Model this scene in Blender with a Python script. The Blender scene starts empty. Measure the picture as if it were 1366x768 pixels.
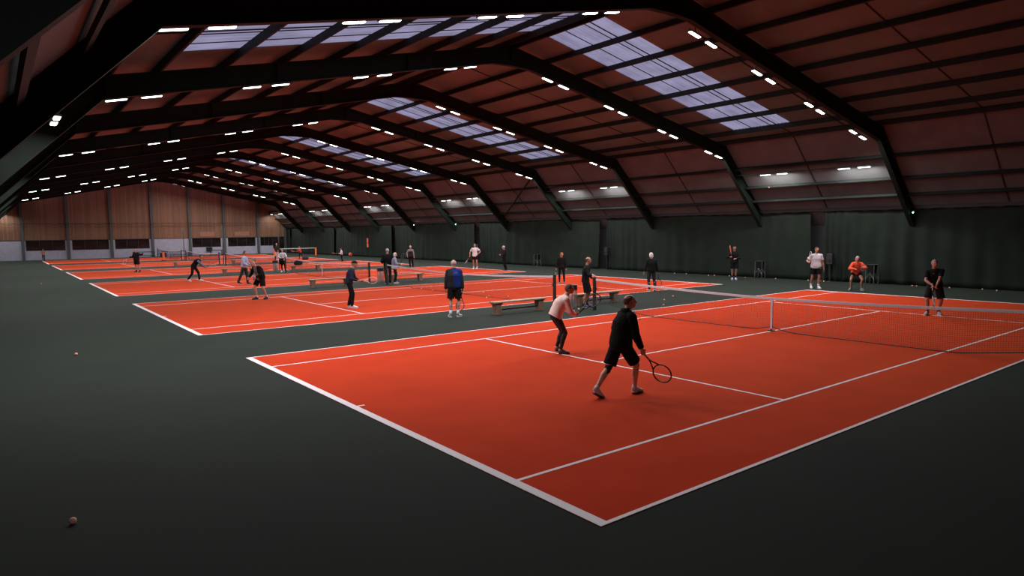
import bpy, bmesh, math, random
from mathutils import Vector, Matrix, noise
PI = math.pi
random.seed(7)
sc = bpy.context.scene
COL = sc.collection
V = Vector

# ------------------------------------------------------------------ render look
sc.view_settings.view_transform = 'Standard'
sc.view_settings.look = 'None'
sc.view_settings.gamma = 1
sc.view_settings.use_curve_mapping = False
sc.view_settings.exposure = 0.0
sc.cycles.max_bounces = 7
sc.cycles.diffuse_bounces = 4
sc.cycles.glossy_bounces = 3
sc.cycles.transmission_bounces = 6
sc.cycles.transparent_max_bounces = 12
sc.cycles.sample_clamp_indirect = 4
sc.cycles.use_light_tree = True

# ------------------------------------------------------------------ materials
def pm(name, col, rough=.7, var=.0, scale=8., bump=0., bscale=60., metal=0., spec=.5, col2=None, stretch=(1, 1, 1)):
    m = bpy.data.materials.new(name); m.use_nodes = True
    nt = m.node_tree; N = nt.nodes; L = nt.links
    b = N['Principled BSDF']
    b.inputs['Roughness'].default_value = rough
    b.inputs['Metallic'].default_value = metal
    b.inputs['Specular IOR Level'].default_value = spec
    b.inputs['Base Color'].default_value = (*col, 1)
    if var or col2 or bump:
        tc = N.new('ShaderNodeTexCoord'); mp = N.new('ShaderNodeMapping')
        mp.inputs['Scale'].default_value = stretch
        L.new(tc.outputs['Object'], mp.inputs['Vector'])
    if var or col2:
        n = N.new('ShaderNodeTexNoise'); n.inputs['Scale'].default_value = scale; n.inputs['Detail'].default_value = 5
        L.new(mp.outputs[0], n.inputs['Vector'])
        r = N.new('ShaderNodeValToRGB'); e = r.color_ramp.elements
        e[0].position = .35; e[1].position = .65
        c2 = col2 or tuple(c * (1 + var) for c in col); c1 = col if col2 else tuple(c * (1 - var) for c in col)
        e[0].color = (*c1, 1); e[1].color = (*c2, 1)
        L.new(n.outputs['Fac'], r.inputs['Fac']); L.new(r.outputs[0], b.inputs['Base Color'])
    if bump:
        n2 = N.new('ShaderNodeTexNoise'); n2.inputs['Scale'].default_value = bscale; n2.inputs['Detail'].default_value = 3
        L.new(mp.outputs[0], n2.inputs['Vector'])
        bp = N.new('ShaderNodeBump'); bp.inputs['Strength'].default_value = bump; bp.inputs['Distance'].default_value = .01
        L.new(n2.outputs['Fac'], bp.inputs['Height']); L.new(bp.outputs[0], b.inputs['Normal'])
    return m

def emis(name, col, s):
    m = bpy.data.materials.new(name); m.use_nodes = True
    nt = m.node_tree; b = nt.nodes['Principled BSDF']
    b.inputs['Base Color'].default_value = (.8, .8, .8, 1)
    b.inputs['Emission Color'].default_value = (*col, 1); b.inputs['Emission Strength'].default_value = s
    return m

M = {}
M['lamp'] = emis('lamp_diffuser', (.86, 1.0, .93), 9.)
M['walllamp'] = emis('wall_lamp_diffuser', (.90, 1.0, .97), 7.)
M['spot'] = emis('small_spot_lens', (.5, 1.0, .85), 9.)
M['housing'] = pm('lamp_housing', (.12, .13, .12), .5)
M['steel'] = pm('dark_green_steel', (.012, .019, .014), .6, var=.15, scale=2., spec=.15)
M['purlin'] = pm('purlin_steel', (.020, .024, .021), .6, var=.12, scale=3., spec=.15)
M['lining'] = pm('roof_lining', (.135, .235, .225), .5, spec=.3, var=.10, scale=.8, bump=.25, bscale=9., stretch=(1, 1, 1))
M['sidelining'] = pm('side_lining', (.13, .135, .135), .5, spec=.3, var=.10, scale=1.2, bump=.35, bscale=7.)
M['seam'] = pm('dark_seam', (.02, .02, .02), .7)
M['galv'] = pm('galvanised_metal', (.35, .35, .35), .4, metal=.8)
M['green'] = None
M['white_line'] = pm('court_line_paint', (.76, .69, .72), .8, var=.05, scale=30.)
M['curtain'] = pm('green_curtain_cloth', (.015, .0205, .016), .95, spec=.1, var=.12, scale=1.5, bump=.2, bscale=40.)
M['darkrail'] = pm('curtain_rail_dark', (.02, .022, .02), .7)
M['net'] = pm('black_net_cord', (.012, .012, .012), .8)
M['tape'] = pm('white_net_tape', (.55, .52, .54), .8, var=.06, scale=20.)
M['post'] = pm('net_post_green', (.012, .02, .016), .45)
M['bench'] = pm('bench_timber', (.33, .20, .13), .6, var=.3, scale=5., stretch=(1, 8, 8), bump=.2)
M['bench_dark'] = pm('bench_support_timber', (.22, .13, .09), .65, var=.3, scale=5., stretch=(6, 6, 1))
M['black_plastic'] = pm('black_plastic', (.012, .012, .013), .5)
M['black_cloth'] = pm('black_cloth', (.0075, .0075, .008), .95, spec=.15, bump=.3, bscale=25.)
M['charcoal'] = pm('charcoal_cloth', (.016, .016, .018), .9, spec=.2, bump=.3, bscale=25.)
M['navy'] = pm('navy_cloth', (.010, .013, .03), .9, spec=.2, bump=.3, bscale=25.)
M['silver'] = pm('silver_metal', (.25, .26, .27), .35, metal=.7)
M['ball'] = pm('tennis_ball_felt', (.75, .36, .26), .95, var=.12, scale=60.)
M['redball'] = pm('orange_ball_rubber', (.75, .10, .04), .6)
M['orange_pad'] = pm('orange_foam_pad', (.85, .16, .06), .7)
M['block'] = pm('painted_blockwork', (.33, .32, .39), .8, var=.06, scale=3.)
M['wallpost'] = pm('wall_post_green', (.05, .065, .06), .6)
M['glass_dark'] = pm('dark_window_glass', (.014, .010, .010), .12, var=.5, scale=.8)
M['patch'] = pm('pale_board_panel', (.27, .125, .075), .6, var=.1, scale=4.)

def carpet():
    m = bpy.data.materials.new('green_carpet'); m.use_nodes = True
    nt = m.node_tree; N = nt.nodes; L = nt.links; b = N['Principled BSDF']
    b.inputs['Roughness'].default_value = .95; b.inputs['Specular IOR Level'].default_value = .15
    tc = N.new('ShaderNodeTexCoord')
    b.inputs['Sheen Weight'].default_value = .30; b.inputs['Sheen Roughness'].default_value = .19; b.inputs['Sheen Tint'].default_value = (.60, .80, .60, 1)
    n = N.new('ShaderNodeTexNoise'); n.inputs['Scale'].default_value = .6; n.inputs['Detail'].default_value = 6
    n2 = N.new('ShaderNodeTexNoise'); n2.inputs['Scale'].default_value = 45; n2.inputs['Detail'].default_value = 3
    L.new(tc.outputs['Object'], n.inputs['Vector']); L.new(tc.outputs['Object'], n2.inputs['Vector'])
    r = N.new('ShaderNodeValToRGB'); e = r.color_ramp.elements
    e[0].position = .3; e[1].position = .7
    e[0].color = (.0085, .0125, .009, 1); e[1].color = (.0115, .0165, .012, 1)
    L.new(n.outputs['Fac'], r.inputs['Fac'])
    # darker bands in the carpet colour between the courts: y mod 15.26 in 13.0..15.2
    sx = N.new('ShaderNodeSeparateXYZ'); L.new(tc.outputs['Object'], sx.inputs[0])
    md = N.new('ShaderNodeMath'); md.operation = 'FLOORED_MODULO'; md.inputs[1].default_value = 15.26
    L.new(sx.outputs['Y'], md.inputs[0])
    g = N.new('ShaderNodeMath'); g.operation = 'GREATER_THAN'; g.inputs[1].default_value = 13.05  # start of each darker band
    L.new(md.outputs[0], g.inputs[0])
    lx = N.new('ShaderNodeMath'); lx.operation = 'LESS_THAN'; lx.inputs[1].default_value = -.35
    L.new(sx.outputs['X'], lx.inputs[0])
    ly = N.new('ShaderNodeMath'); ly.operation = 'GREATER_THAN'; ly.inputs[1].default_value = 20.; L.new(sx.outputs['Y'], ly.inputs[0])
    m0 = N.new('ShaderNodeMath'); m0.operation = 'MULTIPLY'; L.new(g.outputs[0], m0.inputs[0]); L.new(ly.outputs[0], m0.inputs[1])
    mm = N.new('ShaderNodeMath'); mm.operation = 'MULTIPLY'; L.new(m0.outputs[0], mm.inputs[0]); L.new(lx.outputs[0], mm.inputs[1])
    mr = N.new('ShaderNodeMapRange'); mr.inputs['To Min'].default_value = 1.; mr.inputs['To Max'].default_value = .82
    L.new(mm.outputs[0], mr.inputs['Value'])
    mr2 = N.new('ShaderNodeMapRange'); mr2.inputs['From Min'].default_value = .3; mr2.inputs['From Max'].default_value = .7
    mr2.inputs['To Min'].default_value = .88; mr2.inputs['To Max'].default_value = 1.12
    L.new(n2.outputs['Fac'], mr2.inputs['Value'])
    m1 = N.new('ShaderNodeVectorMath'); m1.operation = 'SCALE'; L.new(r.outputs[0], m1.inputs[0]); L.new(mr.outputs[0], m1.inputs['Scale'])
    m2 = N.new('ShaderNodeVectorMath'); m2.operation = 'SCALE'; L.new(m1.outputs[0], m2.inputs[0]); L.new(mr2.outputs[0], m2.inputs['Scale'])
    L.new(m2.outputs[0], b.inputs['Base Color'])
    return m
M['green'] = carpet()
M['orange'] = pm('orange_court_carpet', (.44, .027, .007), .95, spec=.05, scale=1.1, col2=(.50, .032, .009), bump=.15, bscale=120.)
_b = M['orange'].node_tree.nodes['Principled BSDF']; _b.inputs['Sheen Weight'].default_value = .50; _b.inputs['Sheen Roughness'].default_value = .3; _b.inputs['Sheen Tint'].default_value = (.92, .28, .085, 1)

def wood_wall():
    m = bpy.data.materials.new('vertical_wood_cladding'); m.use_nodes = True
    nt = m.node_tree; N = nt.nodes; L = nt.links; b = N['Principled BSDF']
    b.inputs['Roughness'].default_value = .55
    tc = N.new('ShaderNodeTexCoord'); sx = N.new('ShaderNodeSeparateXYZ'); L.new(tc.outputs['Object'], sx.inputs[0])
    d = N.new('ShaderNodeMath'); d.operation = 'MULTIPLY'; d.inputs[1].default_value = 5.5; L.new(sx.outputs['X'], d.inputs[0])
    fl = N.new('ShaderNodeMath'); fl.operation = 'FLOOR'; L.new(d.outputs[0], fl.inputs[0])
    wn = N.new('ShaderNodeTexWhiteNoise'); wn.noise_dimensions = '1D'; L.new(fl.outputs[0], wn.inputs['W'])
    fr = N.new('ShaderNodeMath'); fr.operation = 'FRACT'; L.new(d.outputs[0], fr.inputs[0])
    gt = N.new('ShaderNodeMath'); gt.operation = 'GREATER_THAN'; gt.inputs[1].default_value = .1; L.new(fr.outputs[0], gt.inputs[0])
    r = N.new('ShaderNodeValToRGB'); e = r.color_ramp.elements
    e[0].color = (.150, .070, .034, 1); e[1].color = (.225, .104, .050, 1); L.new(wn.outputs[0], r.inputs['Fac'])
    n = N.new('ShaderNodeTexNoise'); n.inputs['Scale'].default_value = 3; n.inputs['Detail'].default_value = 6
    mp = N.new('ShaderNodeMapping'); mp.inputs['Scale'].default_value = (6, 1, .4); L.new(tc.outputs['Object'], mp.inputs['Vector']); L.new(mp.outputs[0], n.inputs['Vector'])
    mr = N.new('ShaderNodeMapRange'); mr.inputs['To Min'].default_value = .6; mr.inputs['To Max'].default_value = 1.4; L.new(n.outputs['Fac'], mr.inputs['Value'])
    a = N.new('ShaderNodeMapRange'); a.inputs['To Min'].default_value = .45; a.inputs['To Max'].default_value = 1.; L.new(gt.outputs[0], a.inputs['Value'])
    mu = N.new('ShaderNodeMath'); mu.operation = 'MULTIPLY'; L.new(mr.outputs[0], mu.inputs[0]); L.new(a.outputs[0], mu.inputs[1])
    s = N.new('ShaderNodeVectorMath'); s.operation = 'SCALE'; L.new(r.outputs[0], s.inputs[0]); L.new(mu.outputs[0], s.inputs['Scale'])
    L.new(s.outputs[0], b.inputs['Base Color'])
    return m
M['wood'] = wood_wall()

def skylight_mat():
    m = bpy.data.materials.new('translucent_corrugated_sheet'); m.use_nodes = True
    nt = m.node_tree; N = nt.nodes; L = nt.links; N.clear()
    o = N.new('ShaderNodeOutputMaterial'); t = N.new('ShaderNodeBsdfTranslucent')
    tc = N.new('ShaderNodeTexCoord'); mp = N.new('ShaderNodeMapping'); mp.inputs['Scale'].default_value = (.25, 9, 1)
    L.new(tc.outputs['Object'], mp.inputs['Vector'])
    n = N.new('ShaderNodeTexNoise'); n.inputs['Scale'].default_value = 1.6; n.inputs['Detail'].default_value = 6
    L.new(mp.outputs[0], n.inputs['Vector'])
    n2 = N.new('ShaderNodeTexNoise'); n2.inputs['Scale'].default_value = .9; n2.inputs['Detail'].default_value = 3
    L.new(tc.outputs['Object'], n2.inputs['Vector'])
    ad = N.new('ShaderNodeMath'); ad.operation = 'ADD'; L.new(n.outputs['Fac'], ad.inputs[0]); L.new(n2.outputs['Fac'], ad.inputs[1])
    r = N.new('ShaderNodeValToRGB'); e = r.color_ramp.elements
    mh = N.new('ShaderNodeMath'); mh.operation = 'MULTIPLY'; mh.inputs[1].default_value = .5; L.new(ad.outputs[0], mh.inputs[0])
    e[0].position = .35; e[1].position = .62; e[0].color = (.36, .35, .40, 1); e[1].color = (.62, .60, .66, 1)
    L.new(mh.outputs[0], r.inputs['Fac'])
    L.new(r.outputs[0], t.inputs['Color']); L.new(t.outputs[0], o.inputs['Surface'])
    return m
M['sky'] = skylight_mat()

def clearplastic():
    m = bpy.data.materials.new('clear_bin_bag'); m.use_nodes = True
    nt = m.node_tree; N = nt.nodes; L = nt.links; b = N['Principled BSDF']
    b.inputs['Base Color'].default_value = (.30, .26, .25, 1); b.inputs['Roughness'].default_value = .3
    t = N.new('ShaderNodeBsdfTransparent'); mx = N.new('ShaderNodeMixShader'); mx.inputs['Fac'].default_value = .5
    L.new(t.outputs[0], mx.inputs[1]); L.new(b.outputs[0], mx.inputs[2])
    L.new(mx.outputs[0], N['Material Output'].inputs['Surface'])
    return m
M['bag'] = clearplastic()

_mc = {}
def cloth(col, rough=.9, col2=None, scale=8., spec=.2):
    k = (tuple(col), tuple(col2) if col2 else None, scale)
    if k not in _mc:
        _mc[k] = pm('cloth_%d' % len(_mc), col, rough, bump=.35, bscale=25., spec=spec, col2=col2, scale=scale)
    return _mc[k]
def skin(col):
    k = ('skin', tuple(col))
    if k not in _mc:
        _mc[k] = pm('skin_%d' % len(_mc), col, .55, var=.12, scale=12., bump=.1, bscale=80.)
    return _mc[k]

# ------------------------------------------------------------------ mesh building
class MB:
    def __init__(s): s.v = []; s.f = []
    def add(s, vs, fs):
        o = len(s.v); s.v += [tuple(a) for a in vs]; s.f += [tuple(i + o for i in f) for f in fs]
        return s
    def box(s, a, b):
        (x0, y0, z0), (x1, y1, z1) = a, b
        return s.add([(x0, y0, z0), (x1, y0, z0), (x1, y1, z0), (x0, y1, z0), (x0, y0, z1), (x1, y0, z1), (x1, y1, z1), (x0, y1, z1)],
                     [(0, 3, 2, 1), (4, 5, 6, 7), (0, 1, 5, 4), (1, 2, 6, 5), (2, 3, 7, 6), (3, 0, 4, 7)])
    def bar(s, p, q, w, h, up=(0, 0, 1)):
        p, q = V(p), V(q); d = (q - p).normalized(); u = V(up); r = d.cross(u)
        if r.length < 1e-4: r = d.cross(V((1, 0, 0)))
        r.normalize(); u = r.cross(d)
        vs = [c + r * a * w / 2 + u * b * h / 2 for c in (p, q) for a, b in ((-1, -1), (1, -1), (1, 1), (-1, 1))]
        return s.add(vs, [(0, 3, 2, 1), (4, 5, 6, 7), (0, 1, 5, 4), (1, 2, 6, 5), (2, 3, 7, 6), (3, 0, 4, 7)])
    def tube(s, pts, r, n=8, closed=False):
        pts = [V(p) for p in pts]; k = len(pts); vs = []; fs = []
        for i, p in enumerate(pts):
            a = pts[(i - 1) % k] if (closed or i) else p; b = pts[(i + 1) % k] if (closed or i < k - 1) else p
            d = (b - a).normalized(); u = V((0, 0, 1)) if abs(d.z) < .9 else V((1, 0, 0))
            x = d.cross(u).normalized(); y = x.cross(d)
            rr = r[i] if isinstance(r, (list, tuple)) else r
            vs += [p + x * rr * math.cos(2 * PI * j / n) + y * rr * math.sin(2 * PI * j / n) for j in range(n)]
        for i in range(k if closed else k - 1):
            for j in range(n):
                a = i * n + j; b = i * n + (j + 1) % n; c = ((i + 1) % k) * n + (j + 1) % n; d_ = ((i + 1) % k) * n + j
                fs.append((a, b, c, d_))
        if not closed: fs += [tuple(range(n))[::-1], tuple((k - 1) * n + j for j in range(n))]
        return s.add(vs, fs)
    def loft(s, rings, n=16, power=2.):
        """rings: (centre, axisA scaled, axisB scaled); closed with flat caps"""
        vs = []; fs = []; k = len(rings)
        for c, a, b in rings:
            for j in range(n):
                t = 2 * PI * j / n; ca, sa = math.cos(t), math.sin(t)
                if power != 2.:
                    ca = math.copysign(abs(ca) ** (2 / power), ca); sa = math.copysign(abs(sa) ** (2 / power), sa)
                vs.append(V(c) + V(a) * ca + V(b) * sa)
        for i in range(k - 1):
            for j in range(n):
                fs.append((i * n + j, i * n + (j + 1) % n, (i + 1) * n + (j + 1) % n, (i + 1) * n + j))
        fs += [tuple(range(n))[::-1], tuple((k - 1) * n + j for j in range(n))]
        return s.add(vs, fs)
    def cap(s, p, q, r0, r1, n=14, ends=True, flat=1.0, side=None):
        """tapered capsule; ends False gives flat ends"""
        p, q = V(p), V(q); d = (q - p); L = d.length
        if L < 1e-5: d = V((0, 0, 1)); L = 1e-5
        d = d / L
        x = (V(side) - d * V(side).dot(d)).normalized() if side is not None else d.cross(V((0, 0, 1)) if abs(d.z) < .9 else V((1, 0, 0))).normalized()
        y = d.cross(x)
        rings = []
        if ends:
            for t in (80, 55, 28): a = math.radians(t); rings.append((p - d * r0 * math.sin(a), x * r0 * math.cos(a), y * r0 * math.cos(a) * flat))
        rings.append((p, x * r0, y * r0 * flat)); rings.append((q, x * r1, y * r1 * flat))
        if ends:
            for t in (28, 55, 80): a = math.radians(t); rings.append((q + d * r1 * math.sin(a), x * r1 * math.cos(a), y * r1 * math.cos(a) * flat))
        return s.loft(rings, n)
    def ell(s, c, R, rx, ry, rz, n=16, m=10):
        """ellipsoid; R 3x3 matrix whose columns are axes"""
        c = V(c); ax, ay, az = (V(R.col[i]) for i in range(3))
        rings = []
        for i in range(1, m):
            a = -PI / 2 + PI * i / m
            rings.append((c + az * rz * math.sin(a), ax * rx * math.cos(a), ay * ry * math.cos(a)))
        return s.loft(rings, n)
    def mesh(s, name, mats=(), smooth=False):
        me = bpy.data.meshes.new(name); me.from_pydata(s.v, [], s.f); me.update()
        for m in (mats if isinstance(mats, (list, tuple)) else [mats]): me.materials.append(m)
        if smooth: me.polygons.foreach_set('use_smooth', [True] * len(me.polygons))
        return me
    def obj(s, name, mat, parent=None, smooth=False, bevel=0):
        o = bpy.data.objects.new(name, s.mesh(name, mat, smooth)); COL.objects.link(o)
        if parent: o.parent = parent
        if bevel:
            b = o.modifiers.new('b', 'BEVEL'); b.width = bevel; b.segments = 2; b.limit_method = 'ANGLE'
        return o

def tag(o, label, cat=None, group=None, kind=None):
    o['label'] = label
    if cat: o['category'] = cat
    if group: o['group'] = group
    if kind: o['kind'] = kind
    return o
def empty(name, loc=(0, 0, 0), rz=0.):
    o = bpy.data.objects.new(name, None); COL.objects.link(o); o.location = loc; o.rotation_euler = (0, 0, rz)
    o.empty_display_size = .1
    return o
def copy_tree(o, parent=None):
    c = o.copy(); COL.objects.link(c)
    if parent: c.parent = parent
    for ch in list(o.children): copy_tree(ch, c)
    return c
def struct(o, label, cat='structure'):
    return tag(o, label, cat, None, 'structure')

# ------------------------------------------------------------------ hall dimensions
CX = 11.885            # net line / ridge
D = 15.26              # court pitch
Y0, Y1 = -16., 91.5
FR = [1.35 + 0 * D] + [ (8.95 + D * (k // 2)) if k % 2 == 0 else (16.61 + D * (k // 2)) for k in range(11)]
# FR[0] is the beam nearest the camera, FR[1] the first one with lamps
def zb(dx): return 9.20 - .21 * abs(dx)          # underside of rafter
def zs(dx): return min(9.97 - .21 * abs(dx), 20.715 - abs(dx))   # lining
KX = 13.60; KS = (20.715 - 9.97) / (1 - .21)     # knee of rafter underside, knee of lining

# ------------------------------------------------------------------ floor and courts
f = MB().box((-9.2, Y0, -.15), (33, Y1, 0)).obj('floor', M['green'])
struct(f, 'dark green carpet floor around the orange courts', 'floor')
ords = ['nearest', 'second', 'third', 'fourth', 'fifth', 'farthest']
W = 10.97; LN = 23.77
def court(i):
    y = i * D
    o = MB().box((0, y, .001), (LN, y + W, .006)).obj('tennis_court', M['orange'])
    tag(o, '%s orange carpet tennis court%s' % (ords[i], ' in front of the camera' if i == 0 else ' from the camera'), 'tennis court', kind='structure')
    m = MB(); z0, z1 = .0062, .0085
    def ln(x0, y0, x1, y1): m.box((x0, y + y0, z0), (x1, y + y1, z1))
    ln(0, 0, .12, W); ln(LN - .12, 0, LN, W)
    for a in (0, W - .05): ln(.12, a, LN - .12, a + .05)
    for a in (1.37, W - 1.37 - .05): ln(.12, a, LN - .12, a + .05)
    for a in (5.485, LN - 5.485 - .05): ln(a, 1.42, a + .05, W - 1.42)
    ln(5.535, W / 2 - .025, LN - 5.535, W / 2 + .025)
    ln(.12, W / 2 - .025, .24, W / 2 + .025); ln(LN - .24, W / 2 - .025, LN - .12, W / 2 + .025)
    m.obj('court_lines', M['white_line'], o)['label'] = 'white painted court lines'
for i in range(6): court(i)

# ------------------------------------------------------------------ roof lining, skylights, side walls
T = .06
def slope_quad(mb, sgn, dx0, dx1, y0, y1, f=zs):
    x0, x1 = CX + sgn * dx0, CX + sgn * dx1
    z0, z1 = f(dx0), f(dx1)
    a = [(x0, y0, z0), (x1, y0, z1), (x1, y1, z1), (x0, y1, z0)]
    b = [(x, y, z + T) for x, y, z in a]
    mb.add(a + b, [(0, 1, 2, 3), (7, 6, 5, 4), (0, 4, 5, 1), (1, 5, 6, 2), (2, 6, 7, 3), (3, 7, 4, 0)])
SKY = [(12.15 + D * k, 15.05 + D * k) for k in range(-2, 6)]
SKY = [(a, b) for a, b in SKY if a > Y0 and b < Y1]
SKY = [s for s in SKY if s[0] > 0] 
SD0, SD1 = .22, 12.28
c = MB(); edges = [Y0] + [v for s in SKY for v in s] + [Y1]
for sg in (1, -1):
    slope_quad(c, sg, 0, SD0, Y0, Y1); slope_quad(c, sg, SD1, KS, Y0, Y1)
    for i in range(0, len(edges), 2): slope_quad(c, sg, SD0, SD1, edges[i], edges[i + 1])
struct(c.obj('ceiling', M['lining']), 'dark brown roof lining sloping down from the ridge', 'ceiling')
wn = 1
for k, (a, b) in enumerate(SKY):
    for sg in (1, -1):
        m = MB()
        x0, x1 = CX + sg * SD0, CX + sg * SD1
        # corrugated translucent sheet
        n = int((b - a) / .045); vs = []; fs = []
        for j in range(n + 1):
            yy = a + (b - a) * j / n; dz = .012 * math.sin(j * PI / 2) + .02
            vs += [(x0, yy, zs(SD0) + dz), (x1, yy, zs(SD1) + dz)]
        for j in range(n): fs.append((2 * j, 2 * j + 1, 2 * j + 3, 2 * j + 2) if sg > 0 else (2 * j, 2 * j + 2, 2 * j + 3, 2 * j + 1))
        m.add(vs, fs)
        o = m.obj('window_%d' % wn, M['sky'], smooth=True); wn += 1
        struct(o, 'translucent corrugated skylight strip, %s roof slope, above %s court gap' % ('right' if sg > 0 else 'left', ords[min(k, 5)]), 'skylight')
        g = MB()
        for q in (1 / 3., 2 / 3.):
            yy = a + (b - a) * q
            g.bar((x0, yy, zs(SD0) - .01), (x1, yy, zs(SD1) - .01), .03, .02)
        g.obj('glazing_bar', M['seam'], o)
for sg, nm in ((1, 'right'), (-1, 'left')):
    m = MB(); slope_quad(m, sg, KS, 20.71, Y0, Y1)
    struct(m.obj('wall_' + nm, M['sidelining']), 'steep %s side lining of the hall above the curtain' % nm, 'wall')
# seams under the sheets, one at mid-bay
def seam(y, label):
    m = MB()
    for sg in (1, -1):
        m.bar((CX, y, zs(0) - .015), (CX + sg * KS, y, zs(KS) - .015), .03, .03)
        m.bar((CX + sg * KS, y, zs(KS) - .02), (CX + sg * 17.0, y, zs(17.0) - .02), .05, .03)
    struct(m.obj('trim_seam', M['seam']), label, 'trim')
bn = ['first', 'second', 'third', 'fourth', 'fifth', 'sixth', 'seventh', 'eighth', 'ninth', 'tenth', 'eleventh', 'twelfth']
FRY = FR
for i in range(len(FRY) - 1):
    seam((FRY[i] + FRY[i + 1]) / 2 + (.05), 'dark sheet joint midway along the %s bay of the roof' % bn[i])

# ------------------------------------------------------------------ purlins and girts
def purlin(dx, sg, i, n):
    m = MB(); x = CX + sg * dx; zt = 9.97 - .21 * dx - .02
    m.bar((x, Y0, zt - .10), (x, Y1, zt - .10), .07, .20, up=(sg * .21, 0, 1))
    o = m.obj('roof_purlin', M['purlin'])
    struct(o, 'dark purlin %s down from the ridge on the %s roof slope' % (bn[i], 'right' if sg > 0 else 'left'), 'purlin')
PDX = [.22, 1.90, 3.62, 5.34, 7.06, 8.78, 10.50, 12.26, 13.45]
for sg in (1, -1):
    for i, dx in enumerate(PDX): purlin(dx, sg, i, len(PDX))
    for i, z in enumerate((5.85, 4.92, 4.22)):
        m = MB(); dx = 20.715 - z - .09; x = CX + sg * dx
        m.bar((x, Y0, z - .09), (x, Y1, z - .09), .07, .17, up=(-sg * .7, 0, .7) if sg < 0 else (.7, 0, .7))
        struct(m.obj('side_girt', M['purlin']), '%s dark horizontal rail on the steep %s side lining' % (['highest', 'middle', 'lowest'][i], 'right' if sg > 0 else 'left'), 'girt')

# ------------------------------------------------------------------ portal frames (I-section)
def frame(y, label):
    root = empty('portal_frame', (CX, y, 0)); tag(root, label, 'roof beam', kind='structure')
    dep = .55; fw = .20; ft = .03
    for sg in (1, -1):
        def P(dx, z): return (sg * dx, 0, z)
        kz = zb(KX); fx = KX + kz; ra = math.atan(.21)
        kout_x = KX + .42; 
        # rafter: underside from apex to knee
        oz = zb(0) + dep + .02
        ko = (KX + .28, zb(KX + .28) + dep + .02)           # outer knee
        def flange(m, a, b, w, t): m.bar(P(*a), P(*b), w, t)
        m = MB(); w = .02
        poly = [(0, zb(0) - .0), (.9, zb(.9)), (KX, kz), ko, (0, oz)]
        poly[0] = (0, zb(.75))                                 # flattened haunch at the apex
        vs = [(sg * px, dy, pz) for dy in (-w / 2, w / 2) for px, pz in poly]; n = len(poly)
        fs = [tuple(range(n)), tuple(range(n, 2 * n))[::-1]] + [(i, i + n, (i + 1) % n + n, (i + 1) % n) for i in range(n)]
        m.add(vs, fs)
        flange(m, (0, zb(.75)), (.9, zb(.9)), fw, ft); flange(m, (.85, zb(.85)), (KX, kz), fw, ft); flange(m, (0, oz), ko, fw, ft)
        for q in (.02, 4.5, 9., KX - .05):                     # web stiffeners
            m.bar(P(q, zb(q) + .02), P(q, zb(q) + dep), fw * .9, .015, up=(1, 0, 0))
        m.obj('rafter', M['steel'], root)
        # leg: inner flange from knee down at 45 degrees to the floor
        m = MB(); dl = .78; zf = -.0
        inn0, inn1 = (KX, kz), (KX + kz, 0.0); out0 = ko; out1 = (KX + kz + dl * 1.0, 0.0)
        poly = [inn0, inn1, out1, out0]
        vs = [(sg * px, dy, pz) for dy in (-w / 2, w / 2) for px, pz in poly]; n = 4
        fs = [tuple(range(n)), tuple(range(n, 2 * n))[::-1]] + [(i, i + n, (i + 1) % n + n, (i + 1) % n) for i in range(n)]
        m.add(vs, fs)
        flange(m, inn0, inn1, fw, ft); flange(m, out0, out1, fw, ft); flange(m, inn0, out0, fw, ft)
        m.obj('leg', M['steel'], root)
FN = ['nearest dark steel portal beam crossing close above the camera at upper left'] + ['%s dark steel portal beam with lamps, counted from the camera' % bn[i] for i in range(11)]
for i, y in enumerate(FR): frame(y, FN[i])
# diagonal wind brace on the right side lining, fourth bay
m = MB(); m.bar((CX + 13.9, FR[4] + .3, zs(13.9) - .28), (CX + 16.6, FR[5] - .3, zs(16.6) - .28), .07, .07)
struct(m.obj('wind_brace', M['steel']), 'slanting brace rod across the right side lining between two beams', 'brace')

# ------------------------------------------------------------------ lamps
def make_lamp(kind='lamp', name='strip_lamp', L=.52, Wd=.13, watt=96., spread=168., col=(1., .97, .98), tilt=0.):
    root = empty(name)
    m = MB(); m.box((-L / 2 - .02, -Wd / 2 - .015, .012), (L / 2 + .02, Wd / 2 + .015, .06)); m.obj('housing', M['housing'], root)
    m = MB(); m.loft([((0, 0, .012), (L / 2, 0, 0), (0, Wd / 2, 0)), ((0, 0, -.006), (L / 2 * .97, 0, 0), (0, Wd / 2 * .9, 0)), ((0, 0, -.010), (L / 2 * .93, 0, 0), (0, Wd / 2 * .75, 0))], 20, 8.)
    m.obj('diffuser', M[kind], root, smooth=False)
    li = bpy.data.lights.new('lamp_light', 'AREA'); li.shape = 'RECTANGLE'; li.size = L * .95; li.size_y = Wd * .9; li.energy = watt; li.spread = math.radians(spread); li.color = col
    lo = bpy.data.objects.new('lamp_light', li); COL.objects.link(lo); lo.location = (0, 0, -.014); lo.rotation_euler = (-tilt, 0, 0); lo.parent = root
    return root
proto = make_lamp(); used = [False]
PAIRX = [2.30, 5.80, 9.32, 12.88]
on = ['first', 'second', 'third', 'fourth']
def place_lamp(x, y, z, ang, label, group, proto, used, rz=0.):
    o = proto if not used[0] else copy_tree(proto)
    used[0] = True
    o.location = (x, y, z); o.rotation_euler = (0, ang, rz)
    tag(o, label, 'lamp', group); return o
sl = math.atan(.2085)
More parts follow.
